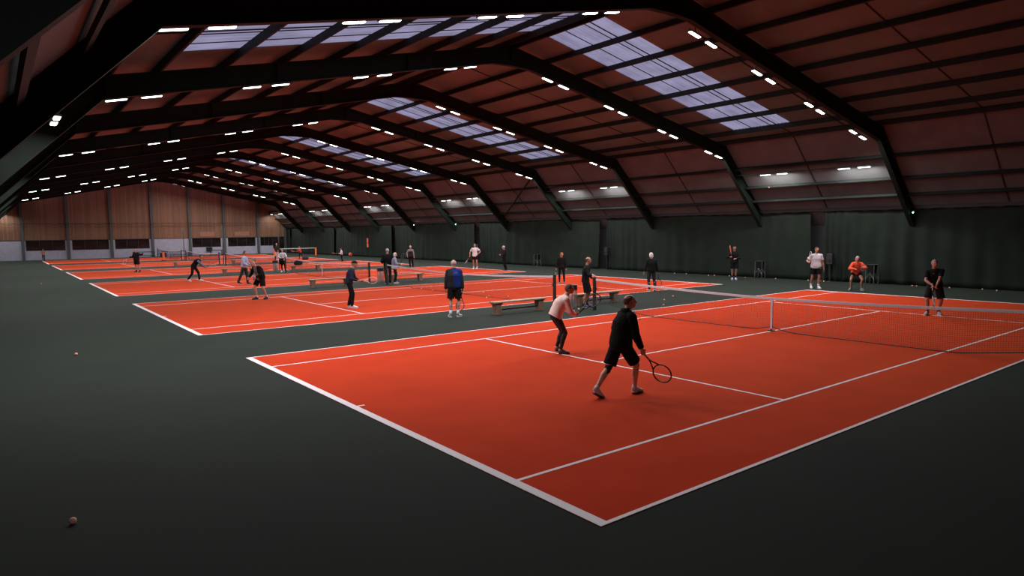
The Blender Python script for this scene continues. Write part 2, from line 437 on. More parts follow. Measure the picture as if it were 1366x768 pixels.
for k in range(11):  # lamps of the last beam are unseen, added to brighten the far wall
    even = (k % 2 == 0)
    y = FR[k + 1] + (.52 if even else 0.)
    for sg in (1, -1):
        if sg < 0 and even and k > 0: continue
        for q, pdx in enumerate(PAIRX):
            for e in (-.43, .43):
                dx = pdx + e; x = CX + sg * dx
                z = (9.27 - .2085 * dx - .03) if even else (zb(dx) - .078)
                lab = '%s lamp of %s pair below the ridge, %s slope, %s' % ('upper' if e < 0 else 'lower', on[q], 'right' if sg > 0 else 'left', bn[k] + ' lit beam' if k >= 0 else 'beam over camera')
                place_lamp(x, y, z, sg * sl, lab, 'lamps under the %s roof beam' % (bn[k] if k >= 0 else 'overhead'), proto, used)
# brackets carrying the lamps that hang beside the even beams
for k in range(0, 11, 2):
    for sg in (1, -1):
        if sg < 0 and k > 0: continue
        m = MB(); y = FR[k + 1] + .52
        m.bar((CX + sg * 1.6, y, 9.27 - .2085 * 1.6 + .045), (CX + sg * 13.5, y, 9.27 - .2085 * 13.5 + .045), .04, .03)
        for q in (1.9, 5.34, 8.78, 12.26): m.bar((CX + sg * q, y, 9.27 - .2085 * q + .05), (CX + sg * q, y, 9.97 - .21 * q - .2), .02, .02, up=(1, 0, 0))
        tag(m.obj('lamp_rail', M['steel']), 'thin rail carrying lamps beside the %s lit beam, %s slope' % (bn[k], 'right' if sg > 0 else 'left'), 'rail')
wproto = make_lamp('walllamp', 'wall_lamp', watt=80., spread=178., tilt=.18); wused = [False]
for k in range(-2, 11, 2):
    ya = FR[k + 1] if k >= 0 else 8.95 - D
    for sg in (1, -1):
        for q, pc in enumerate((1.58, 5.53)):
            if k < 0 and q: continue
            for e in (-.45, .45):
                y = ya + pc + e
                if k < 0 and sg > 0: continue
                if y > Y1 - .8: continue
                x = CX + sg * 14.85; z = 5.36
                side = 'right' if sg > 0 else 'left'
                lab = '%s lamp of the %s pair low on the %s side, %s lamp bay' % ('near' if e < 0 else 'far', 'near' if q == 0 else 'far', side, bn[k // 2 + 1])
                place_lamp(x, y, z, 0., lab, 'lamps along the steep side lining', wproto, wused, sg * PI / 2)
        # rail for them
        if not (k < 0 and sg > 0):
            m = MB(); x = CX + sg * 14.85; yb = min(ya + 7.6, Y1 - .1)
            m.bar((x, ya, 5.44), (x, yb, 5.44), .05, .03)
            tag(m.obj('lamp_rail', M['steel']), 'thin rail between two beam legs carrying side lamps, %s side, %s lamp bay' % (side, bn[k // 2 + 1]), 'rail')
# small spot lamps above the curtain
for i, (y, z, l) in enumerate(((8.78, 3.34, 'tiny round spot lamp beside the nearest right beam foot'), (46.7, 3.38, 'tiny round spot lamp by the sixth right beam foot'), (54.2, 3.42, 'tiny round spot lamp by the seventh right beam foot'))):
    r = empty('spot_lamp', (28.75, y, z)); tag(r, l, 'lamp')
    MB().cap((0, 0, 0), (-.02, 0, -.01), .028, .028, ends=True).obj('lens', M['spot'], r, smooth=True)
    MB().cap((.02, 0, .02), (.22, 0, .10), .05, .02, ends=False).obj('housing', M['housing'], r, smooth=True)

# ------------------------------------------------------------------ side curtain
def curtain(y0, y1, label, seed, x=29.1, h=3.5):
    rnd = random.Random(seed); vs = []; fs = []
    ys = []; y = y0
    while y < y1:
        e = min(y - y0, y1 - y); ys.append(y); y += .022 if e < 1.6 else .045
    ys.append(y1); rows = 14
    ph = rnd.random() * 50
    # fold phase: denser folds near the ends
    phase = 0; prev = y0; P = []
    for y in ys:
        e = min(y - y0, y1 - y)
        fr = 3.0 * math.exp(-e / 1.0) + 1.0 + .8 * noise.noise(V((y * .25 + ph, 3.1, 0)))
        phase += (y - prev) * fr * 2 * PI; prev = y; P.append(phase)
    for j in range(rows + 1):
        t = j / rows; z = .02 + (h - .02) * t
        for i, y in enumerate(ys):
            amp = (.012 + .10 * abs(noise.noise(V((y * .3 + ph, 0, 7))))) * (.55 + .9 * (1 - t))
            sway = .16 * noise.noise(V((y * .22 + ph, t * .8, 0)))
            e = min(y - y0, y1 - y)
            dx = amp * math.sin(P[i] + .6 * noise.noise(V((y, t * 1.3, ph)))) + sway + .05 * noise.noise(V((y * 1.7, t * 1.1, ph))) - .06 * (1 - t) ** 3
            sagz = 0
            if j == rows: sagz = -.05 * (.5 + .5 * math.sin(y * 2 * PI / .9)) ** 2
            vs.append((x + dx, y, z + sagz))
    n = len(ys)
    for j in range(rows):
        for i in range(n - 1): fs.append((j * n + i, j * n + i + 1, (j + 1) * n + i + 1, (j + 1) * n + i))
    m = MB(); m.add(vs, fs); o = m.obj('side_curtain', M['curtain'], smooth=True)
    s = o.modifiers.new('s', 'SOLIDIFY'); s.thickness = .006
    tag(o, label, 'curtain', 'green curtains along the right side'); return o
gap = [(12.95 + D * k, 13.75 + D * k) for k in range(-2, 6)]
yy = [Y0 + .2] + [v for g in gap for v in g if v > Y0 + .5] + [Y1 - .1]
yy = [v for v in yy if v <= Y1 - .05]
pairs = [(yy[i], yy[i + 1]) for i in range(0, len(yy) - 1, 2)]
print('curtains', pairs)
cn = 0
for i, (a, b) in enumerate(pairs):
    if b < 6: continue
    cn += 1
    curtain(a, b, 'green side curtain, %s panel from the camera, behind the court baselines' % bn[cn - 1], i)
    # pleated strip hanging a little in front of the gap edge
m = MB(); m.box((28.93, Y0, 3.52), (29.05, Y1, 3.74)); m.box((28.88, Y0, 3.74), (29.12, Y1, 3.78))
struct(m.obj('trim_1', M['darkrail']), 'dark rail box along the top of the green side curtain', 'rail')
# dark sheet in place of the shaded void behind the curtain gaps
struct(MB().box((29.75, Y0, 0), (29.8, Y1, 2.95)).obj('wall_behind_curtain', M['seam']), 'dark wall seen through the gaps between the curtains', 'wall')

# ------------------------------------------------------------------ end walls
def end_wall(y, th, name, mat, z0, label):
    ks = KS
    pts = [(-20.0, z0)] if False else []
    def xr(z): return 20.715 - z
    prof = [(-xr(z0), z0), (xr(z0), z0), (ks, zs(ks)), (0, 9.97), (-ks, zs(ks))]
    vs = [(CX + a, y + q, b + (.04 if b > 1 and b > z0 else 0)) for q in (0, th) for a, b in prof]; n = 5
    fs = [tuple(range(n)), tuple(range(n, 2 * n))[::-1]] + [(i, i + n, (i + 1) % n + n, (i + 1) % n) for i in range(n)]
    m = MB(); m.add(vs, fs); o = m.obj(name, mat); struct(o, label, 'wall'); return o
end_wall(Y1, .2, 'wall_back', M['wood'], 2.27, 'brown vertical timber cladding filling the far gable end')
end_wall(Y0 - .2, .2, 'wall_front', M['lining'], 0., 'end wall of the hall behind the camera')
m = MB(); m.box((CX - 20.7, Y1 - .08, 0), (27.1, Y1 + .2, 1.06)); m.box((29.4, Y1 - .08, 0), (CX + 20.7, Y1 + .2, 2.27)); m.box((27.1, Y1 + .05, 0), (29.4, Y1 + .2, 2.27))
WIN = [(-1.2, 2.62), (3.3, 7.1), (7.75, 11.55), (16.55, 20.15), (21.05, 24.7), (25.35, 27.1)]
xs = [CX - 20.7] + [v for w_ in WIN for v in w_]
for i in range(0, len(xs) - 1, 2): m.box((xs[i], Y1 - .08, 1.06), (xs[i + 1], Y1 + .2, 2.27))
struct(m.obj('wall_back_lower', M['block']), 'pale painted low wall with windows under the far timber cladding', 'wall')
pos6 = ['leftmost', 'second from the left', 'third from the left', 'fourth from the left', 'fifth from the left', 'rightmost']
for i, (a, b) in enumerate(WIN):
    r = empty('window_%d' % (wn + i), ((a + b) / 2, Y1, 1.06)); w2 = (b - a) / 2
    tag(r, '%s dark window in the pale far wall' % pos6[i], 'window', kind='structure')
    MB().box((-w2, .06, 0), (w2, .08, 1.21)).obj('pane', M['glass_dark'], r)
    g = MB()
    for q in (-w2, -w2 / 3, w2 / 3, w2 - .05): g.box((q, .0, 0), (q + .05, .07, 1.21))
    g.box((-w2, 0, 0), (w2, .07, .05)); g.box((-w2, 0, 1.16), (w2, .07, 1.21)); g.obj('window_frame', M['seam'], r)
MB_ = MB().box((27.1, Y1 - .06, 0), (29.4, Y1 + .05, 2.27)); struct(MB_.obj('door_1', M['glass_dark']), 'dark doorway at the far right corner of the hall', 'door')
for i, x in enumerate((-1.46, 2.93, 7.4, 11.92, 16.31, 20.6, 25.06, 28.81)):
    m = MB(); w = .14; zt = zs(x - CX)
    m.box((x - w, Y1 - .30, 0), (x + w, Y1 - .27, zt)); m.box((x - w, Y1 - .11, 0), (x + w, Y1 - .08, zt)); m.box((x - .015, Y1 - .27, 0), (x + .015, Y1 - .11, zt))
    struct(m.obj('wall_column', M['wallpost']), '%s green steel column against the far gable wall, from the left' % bn[i], 'column')
m = MB()
for z in (2.27,): m.box((-6, Y1 - .1, z - .03), (29, Y1 - .02, z + .05))
struct(m.obj('trim_2', M['seam']), 'dark sill strip between the timber cladding and the pale far wall', 'trim')
# gathered ball net hanging on a cable before the gable wall
m = MB(); pts = []
x = -4.; i = 0
while x < 27.4:
    t = (x % 1.1) / 1.1; d_ = .16 * (1 - (2 * t - 1) ** 2) * (1 if (int(x / 1.1) % 3) else .4)
    pts.append((x, 0, -d_)); x += .11
m.tube(pts, .022, 5); m.tube([(-4, 0, .03), (27.4, 0, .03)], .012, 5)
m.tube([(p[0], .03, p[2] * .6 - .35 + .03 * math.sin(p[0] * 3)) for p in pts], .012, 4)
o = m.obj('gathered_ball_net', M['net']); o.location = (0, Y1 - .5, 4.25); tag(o, 'dark ball net gathered in scallops on a cable across far timber wall', 'net')
for i, (a, b) in enumerate(((17.6, 19.4), (22.0, 23.9))):
    o = MB().box((a, Y1 - .03, 2.5), (b, Y1 - .002, 3.08)).obj('board_panel', M['patch'], bevel=.005)
    tag(o, '%s paler rectangular panel low on the far timber wall' % ['left of the two', 'right of the two'][i], 'panel')

# ------------------------------------------------------------------ nets
def ztop(y):   # y from 0 to 1 along half from post to centre
    return 1.06 - .17 * (1 - (1 - y) ** 1.6)
BOT = [(0, .36), (1.05, .18), (2.1, .03), (2.7, .012), (5.5, .012), (6.05, .03), (6.4, .09), (6.54, .13)]
def zbot(s):
    for (a, u), (b, v) in zip(BOT, BOT[1:]):
        if a <= s <= b: return u + (v - u) * (s - a) / (b - a)
    return BOT[-1][1]
HL = 6.53
def hz(y, t):   # y relative to centre, t 0..1
    s = HL - abs(y); return zbot(s) + (ztop(min(1, s / HL)) - zbot(s)) * t
def make_net():
    root = empty('tennis_net', (CX, W / 2, 0))
    m = MB(); n = 284
    def strand(pts, r=.0019):
        m.tube(pts, r, 3)
    for i in range(n + 1):
        y = -HL + 2 * HL * i / n
        strand([(0, y, hz(y, 0)), (0, y, hz(y, 1))])
    rows = 23
    for j in range(1, rows):
        strand([(0, -HL + 2 * HL * i / 56, hz(-HL + 2 * HL * i / 56, j / rows)) for i in range(57)])
    m.obj('netting', M['net'], root)
    ys = [-HL + 2 * HL * i / 48 for i in range(49)]
    m = MB(); m.loft([((0, y, hz(y, 1) - .02), (.008, 0, 0), (0, 0, .034)) for y in ys], 8, 6.); m.obj('headband', M['tape'], root)['label'] = 'white tape band along the net top'
    ys = [-HL + 2 * HL * i / 80 for i in range(81)]
    m = MB(); m.tube([(0, y, hz(y, 0)) for y in ys], .011, 6); m.obj('bottom_cord', M['net'], root)
    m = MB(); m.tube([(0, -HL - .1, 1.05), (0, -HL, 1.045)], .006, 5); m.tube([(0, HL + .1, 1.05), (0, HL, 1.045)], .006, 5); m.obj('cable', M['net'], root)
    m = MB(); m.box((-.011, -.03, .07), (.011, .03, hz(0, 1) + .012)); m.obj('centre_strap', M['tape'], root)['label'] = 'white vertical centre strap'
    m = MB(); m.box((-.03, -.085, .008), (.03, .085, .035)); m.bar((0, 0, .03), (0, 0, .08), .03, .02, up=(1, 0, 0)); m.obj('strap_anchor', M['post'], root)
    return root
net0 = make_net()
for i in range(6):
    o = net0 if i == 0 else copy_tree(net0)
    o.location = (CX, i * D + W / 2, 0)
    tag(o, 'black tennis net with white headband across the %s court' % ords[i], 'tennis net', 'tennis nets')
def make_post():
    r = empty('net_post')
    MB().box((-.045, -.045, 0), (.045, .045, 1.10)).obj('post', M['post'], r, bevel=.008)
    MB().box((-.05, -.05, 1.10), (.05, .05, 1.12)).obj('cap', M['black_plastic'], r, bevel=.004)
    m = MB(); m.box((-.03, -.075, .68), (.03, -.045, .80)); m.tube([(0, -.07, .74), (.0, -.11, .74), (.10, -.11, .70)], .008, 6); m.obj('winder', M['black_plastic'], r)
    return r
post0 = make_post(); pu = False
for i in range(6):
    for sd, y in (('near', -1.115), ('far', W + 1.115)):
        o = post0 if not pu else copy_tree(post0); pu = True
        o.location = (CX, i * D + y, 0); o.rotation_euler = (0, 0, PI if sd == 'near' else 0)
        tag(o, 'dark green net post at the %s side of the %s court' % (sd, ords[i]), 'net post', 'net posts')

# ------------------------------------------------------------------ benches, bins, carts, small things
def make_bench(L=2.2):
    r = empty('bench')
    m = MB(); m.box((-L / 2, -.16, .38), (L / 2, -.005, .43)); m.box((-L / 2, .005, .38), (L / 2, .16, .43)); m.obj('seat', M['bench'], r, bevel=.008)
    for x in (-L / 2 + .20, L / 2 - .20):
        m = MB(); m.box((x - .105, -.13, 0), (x - .003, .13, .35)); m.box((x + .003, -.13, 0), (x + .105, .13, .35)); m.box((x - .14, -.14, .34), (x + .14, .14, .38)); m.obj('leg', M['bench_dark'], r, bevel=.006)
    MB().box((-L / 2 + .2, -.025, .13), (L / 2 - .2, .025, .18)).obj('stretcher', M['bench_dark'], r)
    return r
b0 = make_bench(); bl = [
    (9.58, 13.36, 'timber bench between the two nearest courts, left of the net posts'),
    (13.32, 13.42, 'timber bench between two nearest courts, behind the bald man at the post'),
    (9.25, 28.5, 'timber bench between second and third courts, left of the net posts'),
    (13.75, 28.75, 'timber bench between second and third courts, behind the white-haired woman'),
    (8.9, 43.3, 'timber bench between third and fourth courts, behind the stooping bald man'),
    (13.7, 43.6, 'timber bench between third and fourth courts with a black bag on it'),
    (8.9, 58.6, 'timber bench between fourth and fifth courts, left of the net posts'),
    (13.7, 58.8, 'timber bench between fourth and fifth courts, right of the net posts')]
for i, (x, y, l) in enumerate(bl):
    o = b0 if i == 0 else copy_tree(b0)
    o.location = (x, y, 0); tag(o, l, 'bench', 'timber benches between the courts')
def make_bin():
    r = empty('litter_bin')
    def ring(z, a): return ((0, 0, z), (a, 0, 0), (0, a, 0))
    MB().loft([ring(.03, .15), ring(.3, .165), ring(.66, .17)], 20).obj('bag', M['bag'], r, smooth=True)
    MB().loft([ring(.64, .185), ring(.80, .19), ring(.82, .17)], 20).obj('lid', M['black_plastic'], r)
    m = MB(); 
    for k in range(4):
        a = PI / 4 + k * PI / 2; m.tube([(.18 * math.cos(a), .18 * math.sin(a), 0), (.18 * math.cos(a), .18 * math.sin(a), .7)], .008, 6)
    m.loft([ring(0, .18), ring(.03, .18)], 20); m.obj('stand', M['housing'], r)
    return r
b1 = make_bin()
for i, (x, y, l) in enumerate(((11.80, 13.12, 'litter bin with black lid behind the woman in the pink jacket'), (12.38, 29.05, 'litter bin with black lid beside the white-haired woman and man in black'), (11.7, 44.2, 'litter bin with black lid between third and fourth courts'))):
    o = b1 if i == 0 else copy_tree(b1)
    o.location = (x, y, 0); tag(o, l, 'litter bin', 'litter bins by the net posts')
def make_cart():
    r = empty('ball_cart')
    m = MB(); m.loft([((0, 0, .52), (.15, 0, 0), (0, .15, 0)), ((0, 0, .92), (.19, 0, 0), (0, .19, 0))], 16, 5.); m.obj('hopper', M['black_cloth'], r)
    m = MB(); m.tube([(.19, .19, .93), (-.19, .19, .93), (-.19, -.19, .93), (.19, -.19, .93)], .014, 6, closed=True); m.obj('rim', M['black_plastic'], r)
    for sx in (-1, 1):
        m = MB(); m.tube([(sx * .17, -.19, .92), (sx * .19, -.20, .02)], .012, 6); m.tube([(sx * .17, .19, .92), (sx * .19, .20, .02)], .012, 6)
        m.obj('leg_frame', M['silver'], r)
    m = MB(); m.tube([(-.19, -.2, .25), (-.17, 0, .55), (-.19, .2, .25)], .009, 6); m.tube([(.19, -.2, .25), (.17, 0, .55), (.19, .2, .25)], .009, 6); m.obj('brace', M['silver'], r)
    m = MB()
    for sx in (-1, 1):
        for sy in (-1, 1): m.cap((sx * .19, sy * .2 - .015, .03), (sx * .19, sy * .2 + .015, .03), .03, .03, ends=False)
    m.obj('castor', M['black_plastic'], r)
    return r
c0 = make_cart()
for i, (x, y, rz, l) in enumerate(((28.45, 16.2, .1, 'black ball cart by the curtain, right of the man with orange racket'), (28.55, 10.4, -.1, 'black ball cart on silver legs by the curtain beside the woman in orange'), (28.5, 35.0, 0, 'small black ball cart by the curtain behind the second court'))):
    o = c0 if i == 0 else copy_tree(c0)
    o.location = (x, y, 0); o.rotation_euler = (0, 0, rz); tag(o, l, 'ball cart', 'ball carts by the curtain')
for i, (y, z, l) in enumerate(((12.5, 1.14, 'black loudspeaker box on a bracket stand by the nearest curtain gap'), (27.9, 1.26, 'black loudspeaker box on a stand by the second curtain gap'), (43.2, 1.33, 'black loudspeaker box on a stand by the third curtain gap'))):
    r = empty('speaker_box', (28.72, y, 0)); tag(r, l, 'speaker box', 'black boxes by the curtain gaps')
    MB().box((-.12, -.15, z - .27), (.12, .15, z + .27)).obj('cabinet', M['black_plastic'], r, bevel=.02)
    MB().loft([((-.121, 0, z - .08), (0, .10, 0), (0, 0, .10)), ((-.135, 0, z - .08), (0, .085, 0), (0, 0, .085))], 20).obj('cone', M['charcoal'], r)
    m = MB(); m.tube([(0, 0, z - .27), (0, 0, .03)], .02, 8); m.loft([((0, 0, 0), (.14, 0, 0), (0, .14, 0)), ((0, 0, .03), (.10, 0, 0), (0, .10, 0))], 16); m.obj('stand', M['black_plastic'], r)

def blob(name, loc, R, mat, label, cat, sc_=(1, 1, 1), seed=0, parts=True):
    m = MB(); m.loft([((0, 0, .0), (R * .8, 0, 0), (0, R * .6, 0)), ((0, 0, R * .3), (R, 0, 0), (0, R * .7, 0)), ((0.02, 0, R * .75), (R * .85, 0, 0), (0, R * .55, 0)), ((0, 0, R), (R * .4, 0, 0), (0, R * .2, 0))], 16)
    m.v = [tuple(V(v) + V((.04, .03, .0)) * noise.noise(V(v) * 9 + V((seed, 0, 0)))) for v in m.v]
    o = m.obj(name, mat, smooth=True); o.location = loc; o.scale = sc_
    tag(o, label, cat)
    m = MB(); m.tube([(-R * .5, 0, R * .85), (-R * .3, 0, R * 1.35), (R * .3, 0, R * 1.35), (R * .5, 0, R * .8)], .012, 6); m.obj('handle', M['black_plastic'], o)
    return o
blob('sports_bag', (13.15, 43.6, .462), .33, M['black_cloth'], 'black sports bag slumped on a bench between third and fourth courts', 'bag', seed=1)
blob('sports_bag', (21.2, 63.6, .006), .34, M['charcoal'], 'dark sports bag on the floor beside the child in red', 'bag', seed=2)
blob('sports_bag', (9.7, 59.3, .003), .30, M['black_cloth'], 'black sports bag on the green strip between fourth and fifth courts', 'bag', seed=3)
# tall thin poles by the far net posts
for i, (x, y, l) in enumerate(((12.45, 45.5, 'tall thin dark pole by the net posts of third and fourth courts'), (12.4, 60.5, 'tall thin dark pole by the net posts of fourth and fifth courts'), (12.3, 75.8, 'tall thin dark pole by the net posts of the two farthest courts'))):
    r = empty('tall_pole', (x, y, 0)); tag(r, l, 'pole', 'tall poles between far courts')
    MB().tube([(0, 0, .04), (0, 0, 3.55)], .035, 8).obj('pole', M['black_plastic'], r, smooth=True)
    MB().loft([((0, 0, 0), (.2, 0, 0), (0, .2, 0)), ((0, 0, .05), (.16, 0, 0), (0, .16, 0))], 16).obj('base', M['black_plastic'], r)
# portable mini-court net with orange padded posts, far court
def pad(loc, h, label, r_=.11, group=None):
    r = empty('orange_post', loc)
    tag(r, label, 'post', group)
    MB().cap((0, 0, .05), (0, 0, h), r_, r_, ends=False).obj('pad', M['orange_pad'], r, smooth=False)
    MB().box((-.2, -.2, 0), (.2, .2, .05)).obj('base', M['black_plastic'], r)
pad((26.6, 74.4, 0), 1.0, 'right orange padded post of the portable net near the curtain', group='orange padded posts')
pad((21.8, 74.9, 0), 1.0, 'left orange padded post of the portable net', group='orange padded posts')
r = empty('portable_net', (24.2, 74.6, 0)); tag(r, 'portable mini net strung between two orange padded posts', 'net')
m = MB()
for i in range(49): m.tube([(-2.4 + i * .1, 0, .1), (-2.4 + i * .1, 0, .95)], .002, 3)
for j in range(9): m.tube([(-2.4, 0, .1 + j * .1), (2.4, 0, .1 + j * .1)], .002, 3)
m.obj('netting', M['net'], r); m = MB(); m.box((-2.4, -.012, .91), (2.4, .012, .99)); m.obj('headband', M['tape'], r)
pad((10.3, 59.9, 0), .75, 'short orange padded post left of the tall pole, fourth court gap', group='orange padded posts')
pad((10.2, 75.6, 0), .9, 'short orange padded post near the pale far wall', group='orange padded posts')
pad((28.5, 53.0, 0), .12, 'stub', .05) if False else None
# orange rolled pad hanging on the curtain
r = empty('orange_strap', (28.72, 64.6, 1.1)); tag(r, 'narrow upright orange pad hanging on the curtain above man in black', 'pad')
MB().box((-.05, -.12, 0), (.05, .12, 1.0)).obj('pad', M['orange_pad'], r, bevel=.03); MB().box((-.055, -.13, .45), (.055, .13, .52)).obj('band', M['black_plastic'], r)
o = MB().ell((0, 0, .23), Matrix.Identity(3), .23, .23, .23, 20, 14).obj('exercise_ball', M['redball'], smooth=True); o.location = (28.4, 68.5, 0); tag(o, 'orange ball lying at the foot of the curtain', 'ball')

# clutter before the far wall
def far_bench(x, y, l, L=2.6):
    r = empty('low_table', (x, y, 0)); tag(r, l, 'table', 'dark tables before the far wall')
    MB().box((-L / 2, -.35, .62), (L / 2, .35, .70)).obj('table_top', M['black_plastic'], r)
    for sx in (-1, 1):
        for sy in (-1, 1): MB().box((sx * (L / 2 - .1) - .03, sy * .28 - .03, 0), (sx * (L / 2 - .1) + .03, sy * .28 + .03, .62)).obj('leg', M['black_plastic'], r)
    MB().box((-L / 2 + .1, -.30, .2), (L / 2 - .1, .30, .25)).obj('shelf', M['black_plastic'], r)
far_bench(14.2, 89.6, 'dark low table before the pale far wall, right of centre', 3.2)
far_bench(10.6, 89.9, 'dark low table behind the man with outstretched arms', 2.4)
far_bench(19.2, 90.2, 'dark low table under the fourth far window', 1.6)
for i, (x, y, z, l) in enumerate(((18.6, Y1 - .2, .55, 'black box fixed on the pale far wall beneath a window'), (12.9, 90.6, 0., 'black crate standing by the far wall column'))):
    r = empty('equipment_box', (x, y, z)); tag(r, l, 'box')
    MB().box((-.36, -.12, 0), (.36, .11, .5)).obj('body', M['black_plastic'], r, bevel=.02); MB().box((-.3, -.135, .06), (.3, -.12, .44)).obj('door', M['charcoal'], r)
# ------------------------------------------------------------------ tennis balls
def make_ball():
    m = MB(); m.ell((0, 0, 0), Matrix.Identity(3), .033, .033, .033, 16, 10)
    o = m.obj('tennis_ball', M['ball'], smooth=True)
    m = MB(); pts = []
    for i in range(40):
        t = 2 * PI * i / 40; a = .44; b = 1 - a
        p = V((a * math.sin(t) + b / 3. * math.sin(3 * t) * 1.0, a * math.cos(t) - b / 3. * math.cos(3 * t), .9 * math.sin(2 * t) * .6)); pts.append(p.normalized() * .0328)
    m.tube(pts, .0014, 4, closed=True); m.obj('seam', M['tape'], o)
    return o
ball0 = make_ball(); balls = [
    (-3.84, 3.23, 0, 'fuzzy orange tennis ball lying in the dark left foreground'), (-2.91, 13.97, 0, 'small ball on the green floor at the left, beyond the foreground one'),
    (15.89, 12.37, 0, 'nearer of two balls on the green strip beyond the bench'), (17.26, 13.05, 0, 'farther of two balls on the green strip beyond the bench'),
    (11.5, 12.45, 0, 'orange tennis ball on green floor in front of the bin, by the racket head'),
    (11.02, 9.29, 0, None), (-2.18, 42.82, 0, 'pale tennis ball far away on the green floor at the left edge')]
for (x, y, n_) in ((28.21, 19.32, 0), (28.43, 19.07, 0), (28.6, 18.2, 0), (28.04, 16.83, 0), (28.5, 15.3, 0), (28.5, 13.5, 0), (28.45, 12.86, 0), (28.45, 12.66, 0), (28.5, 8.6, 0), (28.45, 8.4, 0), (28.5, 7.1, 0), (28.6, 5.9, 0), (28.3, 5.3, 0), (28.2, 4.3, 0), (28.4, 21.9, 0), (28.5, 21.1, 0)):
    balls.append((x, y, 1, None))
for (x, y) in ((12.05, 25.75), (11.4, 23.96), (11.76, 23.59), (11.72, 22.5), (11.99, 21.8), (12.53, 23.99), (12.75, 19.88), (11.93, 18.34), (11.5, 17.9), (12.38, 17.6)):
    balls.append((x, y, 2, None))
balls.append((14.49, 11.25, 3, 'tennis ball just beyond the sideline of the nearest court near bench'))
c_i = sorted([b for b in balls if b[2] == 1], key=lambda b: -b[1]); n_i = sorted([b for b in balls if b[2] == 2], key=lambda b: -b[1])
num = ['first', 'second', 'third', 'fourth', 'fifth', 'sixth', 'seventh', 'eighth', 'ninth', 'tenth', 'eleventh', 'twelfth', 'thirteenth', 'fourteenth', 'fifteenth', 'sixteenth']
for i, b in enumerate(balls):
    o = ball0 if i == 0 else copy_tree(ball0)
    x, y, g, l = b
    o.location = (x, y, .0415 if (0 < x < LN and (y % D) < W) else .033); o.rotation_euler = (random.random() * 3, random.random() * 3, 0)
    if g == 1: l = 'tennis ball along the foot of the curtain, %s from the left' % num[c_i.index(b)]; gr = 'tennis balls along the curtain'
    elif g == 2: l = 'tennis ball lying under the second net, %s from the left' % num[n_i.index(b)]; gr = 'tennis balls under the second net'
    else: gr = 'tennis balls on the floor'
    if l is None: l = 'tennis ball against the net bottom just right of the man in black'
    tag(o, l, 'tennis ball', gr)
o = copy_tree(ball0); o.location = (19.03, 10.0, 4.24); tag(o, 'orange tennis ball in flight high before the right side lining', 'tennis ball', 'tennis balls on the floor'); del o['group']
#PEOPLE#
# ------------------------------------------------------------------ people
UP = V((0, 0, 1))
def rotz(v, a): c, s = math.cos(a), math.sin(a); return V((v.x * c - v.y * s, v.x * s + v.y * c, v.z))
def ik(a, b, l1, l2, pole):
    d = b - a; L = d.length; m = (l1 + l2) * .998
    if L > m: b = a + d * (m / L); d = b - a; L = m
    x = (l1 * l1 - l2 * l2 + L * L) / (2 * L); h = math.sqrt(max(l1 * l1 - x * x, 1e-6)); dn = d / L
    p = V(pole); p = (p - dn * p.dot(dn))
    p = p.normalized() if p.length > 1e-4 else V((1, 0, 0))
    return a + dn * x + p * h, b
PEND = []
def smooth_mesh(mb, name, mat, parent, voxel, it=2, wr=0., seed=0, post=None):
    me = mb.mesh(name, mat); o = bpy.data.objects.new(name, me); COL.objects.link(o)
    r = o.modifiers.new('r', 'REMESH'); r.mode = 'VOXEL'; r.voxel_size = voxel; r.use_smooth_shade = True
    if it:
        s = o.modifiers.new('s', 'SMOOTH'); s.factor = .5; s.iterations = it
    o.parent = parent
    PEND.append((o, mat, wr, seed, post))
    return o
def finish_meshes():
    dg = bpy.context.evaluated_depsgraph_get(); dg.update()
    new = [bpy.data.meshes.new_from_object(q[0].evaluated_get(dg)) for q in PEND]
    for (o, mat, wr, seed, post), nm in zip(PEND, new):
        o.modifiers.clear(); o.data = nm; nm.name = o.name
        if not nm.materials: nm.materials.append(mat)
        nm.polygons.foreach_set('use_smooth', [True] * len(nm.polygons))
        if wr:
            cs = [v.co.copy() for v in nm.vertices]; ns = [v.normal.copy() for v in nm.vertices]; out = []
            for c, n_ in zip(cs, ns):
                n = noise.noise(c * 14 + V((seed, 0, 0))) * .6 + noise.noise(V((c.x * 30, c.y * 30, c.z * 11 + seed))) * .5
                out.extend(c + n_ * (wr * n))
            nm.vertices.foreach_set('co', out)
        if post: post(nm)

